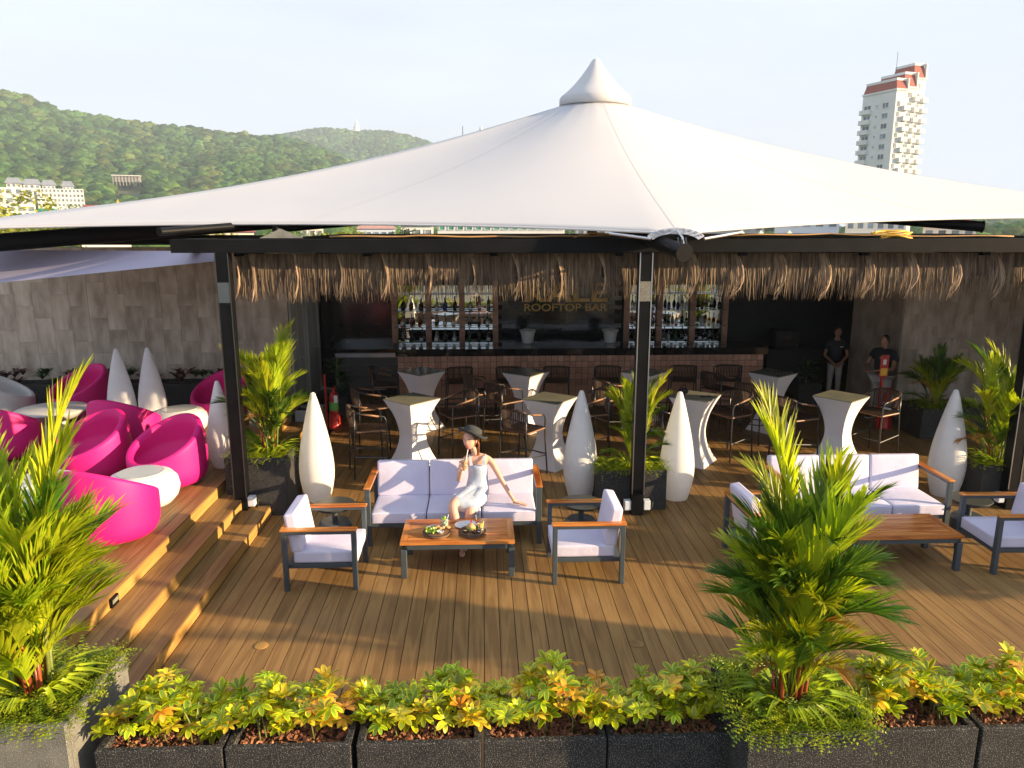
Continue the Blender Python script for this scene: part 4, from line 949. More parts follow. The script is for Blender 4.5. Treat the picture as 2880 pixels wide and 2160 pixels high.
# trailing sprigs hanging over the planter fronts
# ---------------------------------------------------------------- umbrella shrubs
def whorl(seed, m, droop):
    rs = random.Random(seed); mb = MB(); n = rs.choice((7, 8, 9)); Lr = rs.uniform(.075, .095)
    for k in range(n):
        a = 2*pi*k/n+rs.uniform(-.15, .15); L = Lr*rs.uniform(.8, 1.1); w = L*rs.uniform(.19, .24); el = radians(droop+rs.uniform(-12, 12))
        d = Vector((cos(a)*cos(el), sin(a)*cos(el), sin(el))); q = Vector((cos(a)*.006, sin(a)*.006, 0)); pts = []
        for j in range(6):
            pts.append(q.copy()); q = q+d*(L/5); d = (d+Vector((0, 0, -.10))).normalized()
        c = rs.uniform(.75, 1.2); nn = Vector((-cos(a)*.3, -sin(a)*.3, 1)); base = len(mb.v)
        # green centre, paler margin
        for (sc_, tt, dz) in ((1.0, (1.55*c, 1.35*c, 1.0*c), 0), (.62, (.62*c, .8*c, .7*c), .0012)):
            if m == 'schy' and sc_ < 1: tt = (.8*c, .9*c, .7*c)
            if m == 'schg' or sc_ == 1 or rs.random() < .5:
                ribbon(mb, [p+Vector((0, 0, dz)) for p in pts], [w*sc_*q_ for q_ in (.15, .62, .95, 1, .78, .12)], nn, tt, fold=.22)
    me = mb.mesh('leaf_cluster'); me.materials.append(MT[m]); me.shade_smooth(); return me
WH = {m: [whorl(i*7+len(m), m, dr) for i, dr in enumerate((38, 20, 5, -15, 50, 12))] for m in ('schg', 'schy', 'scho')}
def schef(x, y, z, label, seed, w=.78, d=.40, n=105, hmax=.36, yb=.22):
    rs = random.Random(seed); t = thing('umbrella_shrub', label, 'shrub', (x, y, z), 0, 'variegated umbrella shrubs in the front planters')
    hs = [(rs.uniform(-.3, .3)*w, rs.uniform(.55, 1)) for q in range(4)]
    yel = rs.uniform(-.4, .4)*w
    for k in range(n):
        px, py = rs.uniform(-.5, .5)*w*1.02, rs.uniform(-.5, .5)*d
        env = max(.45, max(b*math.exp(-((px-a)/(.26*w))**2) for a, b in hs))*hmax
        h = env*(rs.random()**.55)*rs.uniform(.85, 1.05)+.03
        if py < -.22*d and h < .12: h += .10
        m = 'schg'
        if rs.random() < yb*(1.8 if abs(px-yel) < .2 else .5): m = 'schy' if rs.random() < .86 else 'scho'
        me = WH[m][rs.randrange(6)]
        o = link('leaf_cluster', me, None, t, loc=(px, py*.95+.035, h)); s_ = rs.uniform(.8, 1.2)
        o.scale = (s_,)*3; a = atan2(py, px) ; tl_ = rs.uniform(.1, .75)*(1 if h < env*.7 else .5)
        o.rotation_euler = Euler((tl_*(1 if py < 0 else -1)*rs.uniform(.3, 1), tl_*.6*(px/w*2), rs.uniform(0, 6.3)), 'ZYX')
    mb = MB()
    for k in range(16):
        bx, by = rs.uniform(-.35, .35)*w, rs.uniform(-.25, .25)*d; L = rs.uniform(.12, .30)
        mb.tube([(bx, by, -.03), (bx+rs.uniform(-.03, .03), by+rs.uniform(-.02, .02), L*.6), (bx+rs.uniform(-.06, .06), by+rs.uniform(-.03, .03), L)], [.006, .005, .003], 5)
    mb.build('stem', MT['stemg'], t, smooth=True); return t
for k, x in enumerate(xs): schef(x+.40, 4.47, .515, 'yellow-green umbrella shrub in the %s low planter from the left' % ordi[k], 50+k, yb=(.12, .36, .22, .24, .10)[k], hmax=(.36, .36, .40, .42, .36)[k])
schef(2.86, 4.47, .515, 'yellow-green umbrella shrub right of the big foreground palm', 61, yb=.12, hmax=.46, n=120)
schef(3.69, 4.47, .515, 'yellow-green umbrella shrub at the right edge of the photo', 62, yb=.12, hmax=.40)
# bed of burgundy plants along the stone wall
bed = planter(-12.4, 14.1, 8.5, .55, .42, 'long low dark planting bed along the stone wall', 'granite', z=.45)
def rosette(mb, c, n, L, w, rs, spread=.9):
    for k in range(n):
        a = rs.uniform(0, 6.3); l = L*rs.uniform(.6, 1.1); q = Vector(c); d = Vector((cos(a)*rs.uniform(.3, spread), sin(a)*rs.uniform(.3, spread), 1)).normalized(); pts = []
        for j in range(5): pts.append(q.copy()); q = q+d*(l/4); d = (d+Vector((cos(a)*.3, sin(a)*.3, -.25))).normalized()
        ribbon(mb, pts, [w*.3, w*.9, w, w*.65, .001], Vector((-cos(a), -sin(a), 1)), None, fold=.25)
names = ['first', 'second', 'third', 'fourth', 'fifth', 'sixth', 'seventh', 'eighth', 'ninth', 'tenth', 'eleventh', 'twelfth', 'thirteenth', 'fourteenth']
for k in range(13):
    rs = random.Random(200+k); mb = MB(); x = -10.3+k*.50
    for q in range(5): rosette(mb, (rs.uniform(-.2, .2), rs.uniform(-.12, .12), rs.uniform(0, .2)), 12, .24, .03, rs)
    o = mb.build('cordyline_shrub', MT['burg' if k % 3 != 1 else 'dgreen'], None, loc=(x, 14.35, .84)); tag(o, '%s dark-leaved shrub from the left in the bed along the stone wall' % names[k], 'shrub', 'dark-leaved shrubs along the stone wall')
# pots near the door wall
pt = thing('square_pot', 'square white pot by the door wall', 'pot', (-3.68, 13.75, 0)); MB().box((0, 0, 0), (.62, .05, .42)).box((0, .45, 0), (.62, .5, .42)).box((0, .05, 0), (.05, .45, .42)).box((.57, .05, 0), (.62, .45, .42)).build('body', MT['whitepe'], pt); MB().box((.05, .05, .02), (.57, .45, .36)).build('soil', MT['soil'], pt)
def bush(x, y, z, label, n=16, L=.5, w=.035, m='dgreen', seed=1, h=.7):
    rs = random.Random(seed); mb = MB()
    for q in range(n): rosette(mb, (rs.uniform(-.16, .16), rs.uniform(-.14, .14), rs.uniform(0, h)), 9, L*.5, w, rs, 1.2)
    t = thing('potted_bush', label, 'plant', (x, y, z)); mb.build('foliage', MT[m], t)
    MB().tube([(0, 0, -.05), (.01, 0, h)], .012, 6).build('stem', MT['stemg'], t); return t
bush(-3.35, 14.0, .38, 'sparse green plant in the white pot', 4, .5, .02, 'dgreen', 3, .25)
pp = thing('round_pot', 'dark round pot behind the left fire extinguisher', 'pot', (-2.95, 15.0, 0)); MB().lathe([(.17, 0), (.24, .45), (.22, .45), (.2, .38), (0, .38)], 20).build('body', MT['granite'], pp, smooth=40)
bush(-2.95, 15.0, .4, 'dark bushy plant in the round pot behind the left fire extinguisher', 16, .55, .04, 'dgreen', 5, .8)
st_ = thing('stone_planter', 'small tapered stone planter at the top of the stairs near the door wall', 'planter', (-3.78, 12.7, .45)); MB().box((-.2, -.2, 0), (.2, .2, .55)).build('body', MT['granitew'], st_); bm2 = MB(); rosette(bm2, (0, 0, .55), 22, .35, .04, random.Random(4)); bm2.build('plant', MT['burg'], st_)
pl2 = planter(6.75, 15.4, .5, .5, .5, 'small dark pot at the right end of the bar'); bush(7.0, 15.65, .45, 'dark green plant at the right end of the bar', 12, .5, .035, 'dgreen', 7, .5)

# ---------------------------------------------------------------- food on the coffee table
ZT = .42
def board(x, y, lb):
    t = thing('food_board', lb, 'food board', (x, y, ZT)); MB().lathe([(.148, 0), (.158, .006), (.158, .026), (.15, .032), (0, .0325)], 28).build('slab', MT['logw'], t, smooth=40)
    MB().tube([(.151*cos(a), .151*sin(a), .0325) for a in [i*pi/14 for i in range(29)]], .004, 4, cap=False).build('bark_rim', MT['rubber'], t); return t
board(-.535, 7.93, 'round wooden board with salad, bread and a dip at the left of the table'); board(-.135, 7.93, 'round wooden board with burger and fries at the right of the table')
mb = MB(); rs = random.Random(3)
for q in range(40):
    a = rs.uniform(0, 6.3); c = Vector((rs.uniform(-.055, .055), rs.uniform(-.05, .05), rs.uniform(0, .035))); L = rs.uniform(.02, .04)
    d = Vector((cos(a), sin(a), rs.uniform(.2, 1.2))).normalized(); ribbon(mb, [c, c+d*L*.5, c+d*L], [.006, .013, .003], Vector((-sin(a), cos(a), .5)))
tag(mb.build('salad', MT['salad'], None, loc=(-.60, 7.90, ZT+.035)), 'heap of green salad on the left food board', 'salad')
t = thing('bread_rolls', 'golden toasted bread pieces at the back of the left food board', 'bread', (-.50, 7.98, ZT+.034))
for q in range(6): MB().sphere((-.05+.028*q, .015*sin(q*2), .018+.006*(q % 2)), (.026, .018, .016), 8).build('roll', MT['bread'], t, smooth=True)
def bowl(x, y, lb, m, mb_='rubber', r=.034):
    t = thing('dip_bowl', lb, 'bowl', (x, y, ZT+.0335)); MB().lathe([(r*.6, 0), (r, .022), (r*.92, .024), (r*.85, .014), (0, .014)], 18).build('dish', MT[mb_], t, smooth=50); MB().lathe([(r*.84, .0155), (0, .019)], 16).build('dip', MT[m], t, smooth=True)
bowl(-.49, 7.88, 'white bowl of white dip on the left food board', 'cream', 'whitepe', .04)
bowl(-.11, 7.865, 'small black bowl of red sauce on the right food board', 'sauce'); bowl(-.06, 7.86, 'small black bowl of white dip beside the red sauce', 'cream', 'rubber', .028); bowl(-.215, 7.90, 'small black bowl of coleslaw on the right food board', 'bread', 'rubber', .04)
bg_ = thing('burger', 'burger with a red-topped cocktail stick on the right food board', 'burger', (-.145, 7.945, ZT+.034))
MB().lathe([(.05, 0), (.056, .012), (.054, .022)], 18).build('bun', MT['bread'], bg_, smooth=True); MB().lathe([(.058, .022), (.058, .034)], 18).build('patty', MT['logw'], bg_, smooth=40)
MB().lathe([(.06, .034), (.054, .039)], 18).build('lettuce', MT['salad'], bg_); MB().lathe([(.056, .040), (.052, .058), (.034, .072), (0, .078)], 18).build('bun', MT['bread'], bg_, smooth=True)
MB().tube([(0, 0, .07), (0, 0, .15)], .002, 5).sphere((0, 0, .105), .011, 8).build('stick', MT['redpaint'], bg_)
ff_ = thing('fries_basket', 'small glass cup of golden fries on the right food board', 'fries', (-.035, 7.94, ZT+.034))
MB().lathe([(.033, 0), (.042, .05), (.040, .05), (.031, .003), (0, .003)], 16).build('cup', MT['clear'], ff_, smooth=50)
rs = random.Random(9)
for q in range(16):
    a = rs.uniform(0, 6.3); MB().tube([(.018*cos(a), .018*sin(a), .006), (.036*cos(a)+rs.uniform(-.01, .01), .036*sin(a), .08+rs.uniform(-.01, .02))], .0045, 4).build('fry', MT['fries'], ff_)
pl = thing('plate', 'pale blue plate with cutlery behind the burger board', 'plate', (-.20, 8.16, ZT)); MB().lathe([(.08, .0), (.125, .014), (.12, .016), (.08, .005), (0, .005)], 28, sx=1.15).build('dish', MT['whitebox'], pl, smooth=50)
pl = thing('plate', 'white side plate at the back of the left food board', 'plate', (-.58, 8.09, ZT)); MB().lathe([(.05, .0), (.085, .012), (.08, .014), (.05, .004), (0, .004)], 24).build('dish', MT['whitepe'], pl, smooth=50)
sk_ = thing('skewer', 'small skewer with red cherries behind the burger', 'skewer', (-.085, 8.10, ZT+.012)); MB().tube([(0, 0, 0), (-.01, .01, .14)], .0025, 5).build('stick', MT['paper'], sk_); MB().sphere((-.004, .004, .05), .011, 8).build('cherry', MT['redpaint'], sk_, smooth=True); MB().sphere((-.006, .006, .074), .010, 8).build('cherry', MT['redpaint'], sk_, smooth=True)
gl = thing('cocktail_glass', 'pale green cocktail with lime and straw on the coffee table', 'drink', (-.455, 8.13, ZT)); MB().lathe([(.038, 0), (.047, .05), (.043, .10), (.040, .10), (.04, .06), (.034, .005), (0, .005)], 20).build('glass', MT['clear'], gl, smooth=50)
MB().lathe([(.033, .006), (.0385, .05), (.0375, .08), (0, .081)], 18).build('drink', MT['lime'], gl, smooth=50); MB().tube([(.01, 0, .02), (.045, 0, .15)], .004, 6).build('straw', MT['paper'], gl)
MB().lathe([(.026, 0), (.026, .005), (0, .006)], 14, (-.012, 0, .10)).build('lime_slice', MT['salad'], gl); MB().sphere((.0, .0, .115), (.018, .012, .02), 8).build('garnish', MT['salad'], gl, smooth=True)
# ---------------------------------------------------------------- people
def skin_body(name, joints, edges, m, parent, root=0, sub=2, smooth=True):
    """joints: list of ((x,y,z), rx, ry)"""
    me = bpy.data.meshes.new(name); me.from_pydata([j[0] for j in joints], edges, []); o = bpy.data.objects.new(name, me); COL.objects.link(o)
    md = o.modifiers.new('skin', 'SKIN'); md.use_smooth_shade = True
    for i, j in enumerate(joints): me.skin_vertices[0].data[i].radius = (j[1], j[2] if len(j) > 2 else j[1]); me.skin_vertices[0].data[i].use_root = (i == root)
    s = o.modifiers.new('sub', 'SUBSURF'); s.levels = sub; s.render_levels = sub
    dg = bpy.context.evaluated_depsgraph_get(); me2 = bpy.data.meshes.new_from_object(o.evaluated_get(dg)); bpy.data.objects.remove(o)
    me2.name = name; me2.materials.clear(); r_ = link(name, me2, MT[m], parent); me2.shade_smooth(); return r_
def chain(J, E_, pts, prev=None):
    for p in pts:
        J.append(p); i = len(J)-1
        if prev is not None: E_.append((prev, i))
        prev = i
    return prev
def hand(J, E_, wrist, d, up, prev, s=1, curl=.2, thumb_side=1):
    d = Vector(d).normalized(); up = Vector(up).normalized(); sd = d.cross(up).normalized(); w = Vector(wrist)
    palm = w+d*.045*s; J.append((tuple(palm), .016*s, .012*s)); ip = len(J)-1; E_.append((prev, ip))
    for k, (o_, L) in enumerate(((-.024, .058), (-.008, .070), (.008, .066), (.023, .052))):
        b = palm+d*.038*s+sd*o_*s; J.append((tuple(b), .0085*s)); E_.append((ip, len(J)-1)); q = len(J)-1; dd = d.copy(); p = b
        for j in range(2):
            dd = (dd-up*curl*(1+.2*k)).normalized(); p = p+dd*L*.5*s; J.append((tuple(p), (.0072-.0015*j)*s)); E_.append((q, len(J)-1)); q = len(J)-1
    b = w+d*.03*s-sd*.02*s*thumb_side; J.append((tuple(b), .010*s)); E_.append((ip, len(J)-1)); q = len(J)-1
    b2 = b+(d*.5-sd*.7*thumb_side-up*curl*.6).normalized()*.035*s; J.append((tuple(b2), .0085*s)); E_.append((q, len(J)-1)); q = len(J)-1
    b3 = b2+(d*.9-sd*.1*thumb_side-up*curl).normalized()*.028*s; J.append((tuple(b3), .0065*s)); E_.append((q, len(J)-1))
def head(t, c, yaw, pitch, hairm, skinm, s=1, roll=0, female=True):
    """c: centre of the head; face looks along local -Y"""
    M = Matrix.Translation(c) @ Euler((pitch, roll, yaw)).to_matrix().to_4x4() @ Matrix.Scale(s, 4)
    bm = bmesh.new(); bmesh.ops.create_uvsphere(bm, u_segments=28, v_segments=20, radius=1)
    for v in bm.verts:
        x, y, z = v.co; z0 = z
        w = .073*(1-.20*max(0, -z)**1.3); jaw = max(0, -z)
        X = x*w; Y = y*(.092-.012*jaw); Z = z*.112
        if y < 0 and z < 0: Y += -.010*jaw*(1-abs(x))
        # eye sockets, nose, cheeks, mouth
        if y < 0:
            for sx in (-1, 1): Y += .010*math.exp(-(((X-sx*.030)/.014)**2+((Z-.008)/.010)**2))
            Y -= .020*math.exp(-((X/.009)**2+((Z+.018)/.014)**2)); Y -= .009*math.exp(-((X/.008)**2+((Z)/.018)**2))
            Y -= .006*math.exp(-((X/.02)**2+((Z+.052)/.009)**2)); Y -= .007*math.exp(-((X/.018)**2+((Z+.088)/.014)**2))
        v.co = M @ Vector((X, Y, Z))
    me = bpy.data.meshes.new('head'); bm.to_mesh(me); bm.free(); h = link('head', me, MT[skinm], t); me.shade_smooth()
    for sx in (-1, 1):
        MB().sphere((sx*.030, -.071, .008), (.0115, .006, .006), 8, M).build('eye', MT['eye'], h, smooth=True)
        ribb = MB(); ribb.tube([tuple(M @ Vector((sx*.016, -.083, .026))), tuple(M @ Vector((sx*.032, -.081, .031))), tuple(M @ Vector((sx*.046, -.070, .026)))], .0028*s, 5); ribb.build('eyebrow', MT['brow'], h)
        MB().sphere((sx*.073, .004, -.005), (.008, .017, .028), 8, M).build('ear', MT[skinm], h, smooth=True)
    MB().sphere((0, -.0905, -.052), (.019, .006, .007), 8, M).build('lips', MT['lips' if female else 'skind'], h, smooth=True)
    return h, M
# the woman on the sofa
wm = thing('person', 'woman in a pale blue dress and black hat on the sofa sipping an orange drink', 'person', (0, 0, 0))
J = []; E_ = []
c0 = chain(J, E_, [((-.08, 9.0, .56), .115, .10)])                      # pelvis root
sp = chain(J, E_, [((-.075, 9.03, .68), .098, .08), ((-.075, 9.04, .80), .105, .085), ((-.08, 9.03, .92), .112, .082)], c0)
nk = chain(J, E_, [((-.095, 9.01, 1.01), .055, .05), ((-.12, 8.98, 1.085), .046, .046), ((-.135, 8.96, 1.15), .048, .05)], sp)
# her right arm (image left) bent up with the drink
chain(J, E_, [((-.21, 9.01, .955), .050), ((-.255, 8.99, .93), .047), ((-.295, 8.93, .82), .038), ((-.315, 8.86, .725), .033), ((-.295, 8.80, .80), .031), ((-.27, 8.755, .885), .023)], sp); iw = len(J)-1
hand(J, E_, (-.27, 8.755, .885), (.05, -.15, 1), (-1, -.2, 0), iw, .95, curl=-.38, thumb_side=-1)
# her left arm stretched down to the seat
chain(J, E_, [((.05, 9.03, .945), .050), ((.10, 9.01, .91), .046), ((.175, 8.95, .78), .037), ((.245, 8.89, .665), .031), ((.32, 8.80, .56), .027), ((.385, 8.73, .475), .020)], sp); iw = len(J)-1
hand(J, E_, (.385, 8.73, .475), (.93, -.30, -.10), (0, 0, 1), iw, 1.0, curl=.06, thumb_side=1)
# legs
la = chain(J, E_, [((-.155, 8.92, .535), .095, .09), ((-.25, 8.68, .565), .082), ((-.36, 8.42, .595), .066), ((-.375, 8.36, .565), .060), ((-.335, 8.36, .40), .055), ((-.295, 8.36, .22), .040), ((-.275, 8.37, .10), .030), ((-.27, 8.35, .06), .031), ((-.262, 8.27, .035), .026), ((-.258, 8.22, .025), .018)], c0)
lb_ = chain(J, E_, [((-.01, 8.93, .53), .095, .09), ((-.07, 8.68, .54), .080), ((-.15, 8.44, .53), .064), ((-.165, 8.40, .49), .057), ((-.20, 8.44, .34), .052), ((-.23, 8.48, .20), .038), ((-.235, 8.50, .10), .029), ((-.235, 8.49, .06), .03), ((-.235, 8.42, .035), .025), ((-.235, 8.37, .025), .018)], c0)
body = skin_body('body', J, E_, 'skin', wm)
# dress: torso, skirt over thighs
J = []; E_ = []
d0 = chain(J, E_, [((-.08, 8.99, .56), .152, .128)])
d1 = chain(J, E_, [((-.075, 9.02, .69), .122, .100), ((-.075, 9.02, .79), .132, .112), ((-.078, 8.995, .865), .132, .116), ((-.08, 9.0, .90), .116, .090)], d0)
chain(J, E_, [((-.16, 8.90, .535), .115, .108), ((-.245, 8.70, .555), .103, .098), ((-.325, 8.51, .575), .090, .085), ((-.34, 8.47, .575), .086, .082)], d0)
chain(J, E_, [((-.02, 8.90, .53), .115, .105), ((-.08, 8.69, .535), .105, .098), ((-.145, 8.50, .525), .094, .088), ((-.16, 8.44, .50), .090, .085)], d0)
dr = skin_body('dress', J, E_, 'dress', wm)
for sx, x0 in ((-1, -.155), (1, -.005)): # straps
    mb = MB(); ribbon(mb, [Vector((x0, 8.905, .90)), Vector((x0+sx*.008, 8.915, .955)), Vector((x0+sx*.012, 8.955, 1.005)), Vector((x0+sx*.01, 9.02, 1.01)), Vector((x0, 9.09, .95))], [.022, .017, .016, .016, .018], Vector((0, -1, .6))); s_ = mb.build('strap', MT['dress'], wm); md = s_.modifiers.new('t', 'SOLIDIFY'); md.thickness = .01
# skirt bridge between the thighs
mb = MB(); vv = []; NQ = 8
for i in range(NQ+1):
    u = i/NQ; a = Vector((-.23, 8.88, .625)).lerp(Vector((-.375, 8.44, .66)), u); b = Vector((.055, 8.88, .615)).lerp(Vector((-.075, 8.40, .585)), u)
    for j in range(7):
        w_ = j/6; p = a.lerp(b, w_); p.z += .012*sin(pi*w_)-.01+.006*sin(w_*14+u*5); vv.append(tuple(p))
vv2 = [(x, y+.0, z) for x, y, z in vv]
F_ = [(i*7+j, (i+1)*7+j, (i+1)*7+j+1, i*7+j+1) for i in range(NQ) for j in range(6)]
base = NQ*7
for q in range(7): vv2.append((vv[base+q][0]+.012, vv[base+q][1]-.018, vv[base+q][2]-.15+.02*(q/6)))
F_ += [(base+j, base+7+j, base+8+j, base+j+1) for j in range(6)]
mb.add(vv2, F_); sk2 = mb.build('skirt_front', MT['dress'], wm, smooth=True); md = sk2.modifiers.new('t', 'SOLIDIFY'); md.thickness = .008
hd, HM = head(wm, (-.165, 8.93, 1.235), -.50, .12, 'hair', 'skin', 1.12, roll=.06)
# hair
mb = MB(); mb.sphere((0, .018, .012), (.082, .094, .112), 16, HM); hr = mb.build('hair', MT['hair'], wm, smooth=True)
mb = MB()
for q in range(40):
    a = U(.15, 2.9); x = .075*cos(a); y = .02+.065*sin(a); L = U(.10, .17)
    pts = [HM @ Vector((x*1.02, y, -.02)), HM @ Vector((x*1.12, y+.01, -.07)), HM @ Vector((x*1.0+U(-.01, .01), y+.01, -.10-L*.3)), HM @ Vector((x*.95+U(-.02, .02), y+U(0, .02), -.06-L))]
    mb.tube([tuple(p) for p in pts], [.012, .012, .008, .002], 5)
mb.build('hair_locks', MT['hair'], wm, smooth=True)
# hat: beret-like felt hat with rolled brim tipped back
ht = thing('hat', 'charcoal felt hat worn tipped back by the woman on the sofa', 'hat', (0, 0, 0))
HH = HM @ Matrix.Translation((.012, .032, .062)) @ Euler((-.50, .18, 0)).to_matrix().to_4x4()
mb = MB(); pf = [(.0, .085), (.045, .082), (.085, .066), (.10, .040), (.102, .015), (.110, .0), (.138, -.008), (.160, -.004), (.172, .008), (.176, .014), (.174, .004), (.160, -.014), (.138, -.018), (.105, -.012), (.095, 0)]
mb.lathe(pf, 32); mb.v = [tuple(HH @ Vector((x, y*1.05, z+.010*sin(3*atan2(y, x))*max(0, (sqrt(x*x+y*y)-.1)*9)))) for x, y, z in mb.v]
mb.build('felt', MT['hat'], ht, smooth=True)
mb = MB(); mb.tube([tuple(HH @ Vector((.104*cos(a), .109*sin(a), .012))) for a in [i*2*pi/24 for i in range(25)]], .009, 6, cap=False); mb.build('band', MT['rubber'], ht, smooth=True)
# glass in her hand
gx = thing('iced_drink', 'tall glass of orange iced drink with straw in the woman\'s hand', 'drink', (-.235, 8.735, .90)); 
MB().lathe([(.028, 0), (.036, .10), (.038, .135), (.036, .135), (.033, .10), (.026, .005), (0, .005)], 18).build('glass', MT['clear'], gx, smooth=50); MB().lathe([(.0255, .006), (.0325, .10), (.034, .118), (0, .12)], 18).build('drink', MT['orange'], gx, smooth=40)
MB().tube([(0, 0, .03), (.045, .06, .245)], .0045, 6).build('straw', MT['paper'], gx)
for q in range(3): MB().rbox((-.012+q*.006, -.01, .10+q*.008), (.008+q*.006, .01, .118+q*.008), r=.003, seg=1).build('ice_cube', MT['clear'], gx)
# heels, bracelet
for (x, y, lbl) in ((-.262, 8.27, 0), (-.235, 8.42, 1)):
    mb = MB(); mb.sphere((x, y-.02, .030), (.036, .075, .026), 12); mb.sphere((x-.005, y+.085, .058), (.030, .032, .032), 10); mb.tube([(x-.005, y+.10, .055), (x-.005, y+.108, 0)], [.014, .007], 8); mb.tube([(x, y+.02, .032), (x-.003, y+.08, .05)], .026, 8); mb.build('shoe', MT['nude'], wm, smooth=True)
MB().tube([(.375+.026*cos(a)*.7, 8.742+.026*cos(a)*.5, .487+.026*sin(a)) for a in [i*2*pi/14 for i in range(15)]], .006, 6, cap=False).build('bracelet', MT['gold'], wm, smooth=True)
# standing staff
def standing(x, y, rz, label, H, wide, armpose, female, belly=0):
    t = thing('person', label, 'person', (x, y, 0), rz); k = H/1.7; J = []; E_ = []
    c0 = chain(J, E_, [((0, 0, .92*k), .145*wide, .11*wide)])
    sp = chain(J, E_, [((0, -belly*.3, 1.06*k), .13*wide, .10*wide+belly), ((0, 0, 1.22*k), .15*wide, .11*wide), ((0, .01, 1.36*k), .15*wide, .095*wide)], c0)
    chain(J, E_, [((0, .01, 1.46*k), .055, .055)], sp)
    for s in (-1, 1):
        chain(J, E_, [((s*.17*wide, .01, 1.37*k), .06*wide), ((s*.205*wide, .0, 1.30*k), .058*wide), ((s*.225*wide, -.02, 1.19*k), .055*wide)], sp)
    top = skin_body('shirt', J, E_, 'navy', t)
    J = []; E_ = []; c1 = chain(J, E_, [((0, 0, .93*k), .15*wide, .115*wide)])
    for s in (-1, 1): chain(J, E_, [((s*.085*wide, 0, .84*k), .098*wide), ((s*.095*wide, 0, .5*k), .068*wide), ((s*.10*wide, .01, .12*k), .055*wide), ((s*.10*wide, .01, .07*k), .052*wide)], c1)
    skin_body('trousers', J, E_, 'khaki', t)
    J = []; E_ = []; nk = chain(J, E_, [((0, .01, 1.38*k), .05), ((0, 0, 1.48*k), .048), ((0, -.005, 1.54*k), .05)])
    for s in (-1, 1):
        el, wr = armpose(s, k, wide)
        last = chain(J, E_, [((s*.205*wide, .0, 1.30*k), .042*wide), (el, .036*wide), (tuple((Vector(el)+Vector(wr))/2), .034*wide), (wr, .024)], 0)
        d = (Vector(wr)-Vector(el)).normalized(); hand(J, E_, wr, tuple(d+Vector((-s*.4, 0, 0))), (0, -.6, 1), last, 1, curl=.25, thumb_side=s)
    skin_body('body', J, E_, 'skind', t)
    hd, HM_ = head(t, (0, -.02, 1.60*k), 0, .05, 'hairb', 'skind', k*1.0, female=female)
    MB().sphere((0, .022, .022), (.084, .092, .106), 14, HM_).build('hair', MT['hairb'], t, smooth=True)
    for s in (-1, 1): MB().rbox((s*.10*wide-.045, -.17, 0), (s*.10*wide+.045, .10, .085), r=.03, seg=2).build('shoe', MT['rubber'], t, smooth=True); MB().rbox((s*.10*wide-.047, -.172, 0), (s*.10*wide+.047, .102, .018), r=.006, seg=1).build('sole', MT['paper'], t)
    MB().box((.05, -.125*wide-.01-belly*.5, 1.27*k), (.11, -.12*wide-belly*.5, 1.285*k)).build('name_tag', MT['paper'], t); return t
standing(7.78, 16.0, -.25, 'woman in a navy polo and pale trousers, hands clasped, in the doorway', 1.62, .92, lambda s, k, w: ((s*.255*w, -.02, 1.06*k), (s*.07, -.17, .90*k)), True)
standing(7.95, 14.35, -1.15, 'heavyset man in a navy polo and pale trousers beside the right stone wall', 1.68, 1.22, lambda s, k, w: ((s*.24*w, -.10, 1.08*k), (s*.10, -.36, 1.04*k)), False, .05)
# ---------------------------------------------------------------- far background
CZ = 3.83
def pol(az, r, z=0): return Vector((r*sin(radians(az)), r*cos(radians(az)), z))
R1 = [(-70, 7.0), (-50, 7.6), (-40, 8.1), (-34, 8.0), (-30.6, 7.75), (-29.2, 7.5), (-27.5, 6.95), (-24.7, 6.6), (-21.2, 6.4), (-18.9, 6.15), (-14.4, 6.0), (-11.6, 5.35), (-9.4, 4.4), (-6.4, 3.2), (-3, 2.0), (4, .9), (14, .3)]
R2 = [(-24, 3.5), (-19, 5.0), (-15.6, 5.65), (-14.7, 6.0), (-13.1, 6.3), (-11.5, 6.6), (-8.9, 6.5), (-8, 6.5), (-6.7, 6.5), (-5.3, 6.25), (-4, 5.9), (-2.9, 5.4), (0, 4.0), (5, 2.0), (12, .6)]
def itp(T, a): return float(np.interp(a, [t[0] for t in T], [t[1] for t in T]))-(.30 if T is R1 and a > -28 else .12)
def hill_z(T, az, r, r0, rr, base):
    E = itp(T, az)
    if r <= rr:
        s = max(0, (r-r0)/(rr-r0)); sp = noise.noise(Vector((az*.33, r*.0016, 3)))*.9+noise.noise(Vector((az*.9, r*.004, 9)))*.4
        e = E*(s**.85)+sp*2.8*s*(1-s)
        return base*(1-s)**2+CZ*(1-(1-s)**2)+r*math.tan(radians(e))
    s = (r-rr)/(.5*rr); return CZ+rr*math.tan(radians(E))*(1-s*s)+base*s*s
HM_ = mat('hill_undergrowth', (.05, .07, .02), (.13, .12, .05), scale=.02, rough=.95, detail=8)
def hill(name, T, a0, a1, r0, rr, base, na, nr):
    v = []; f = []; rmax = rr*1.5
    for i in range(na+1):
        az = a0+(a1-a0)*i/na
        for j in range(nr+1):
            r = r0+(rmax-r0)*(j/nr)**1.2; v.append(tuple(pol(az, r, hill_z(T, az, r, r0, rr, base))))
    for i in range(na):
        for j in range(nr): f.append((i*(nr+1)+j, i*(nr+1)+j+1, (i+1)*(nr+1)+j+1, (i+1)*(nr+1)+j))
    o = struct(name, MB().add(v, [q[::-1] for q in f]), HM_, None, smooth=True); return o
hill('hills', R1, -70, 14, 300, 1300, -18, 110, 50); hill('hills', R2, -24, 12, 1300, 2300, -18, 60, 40)
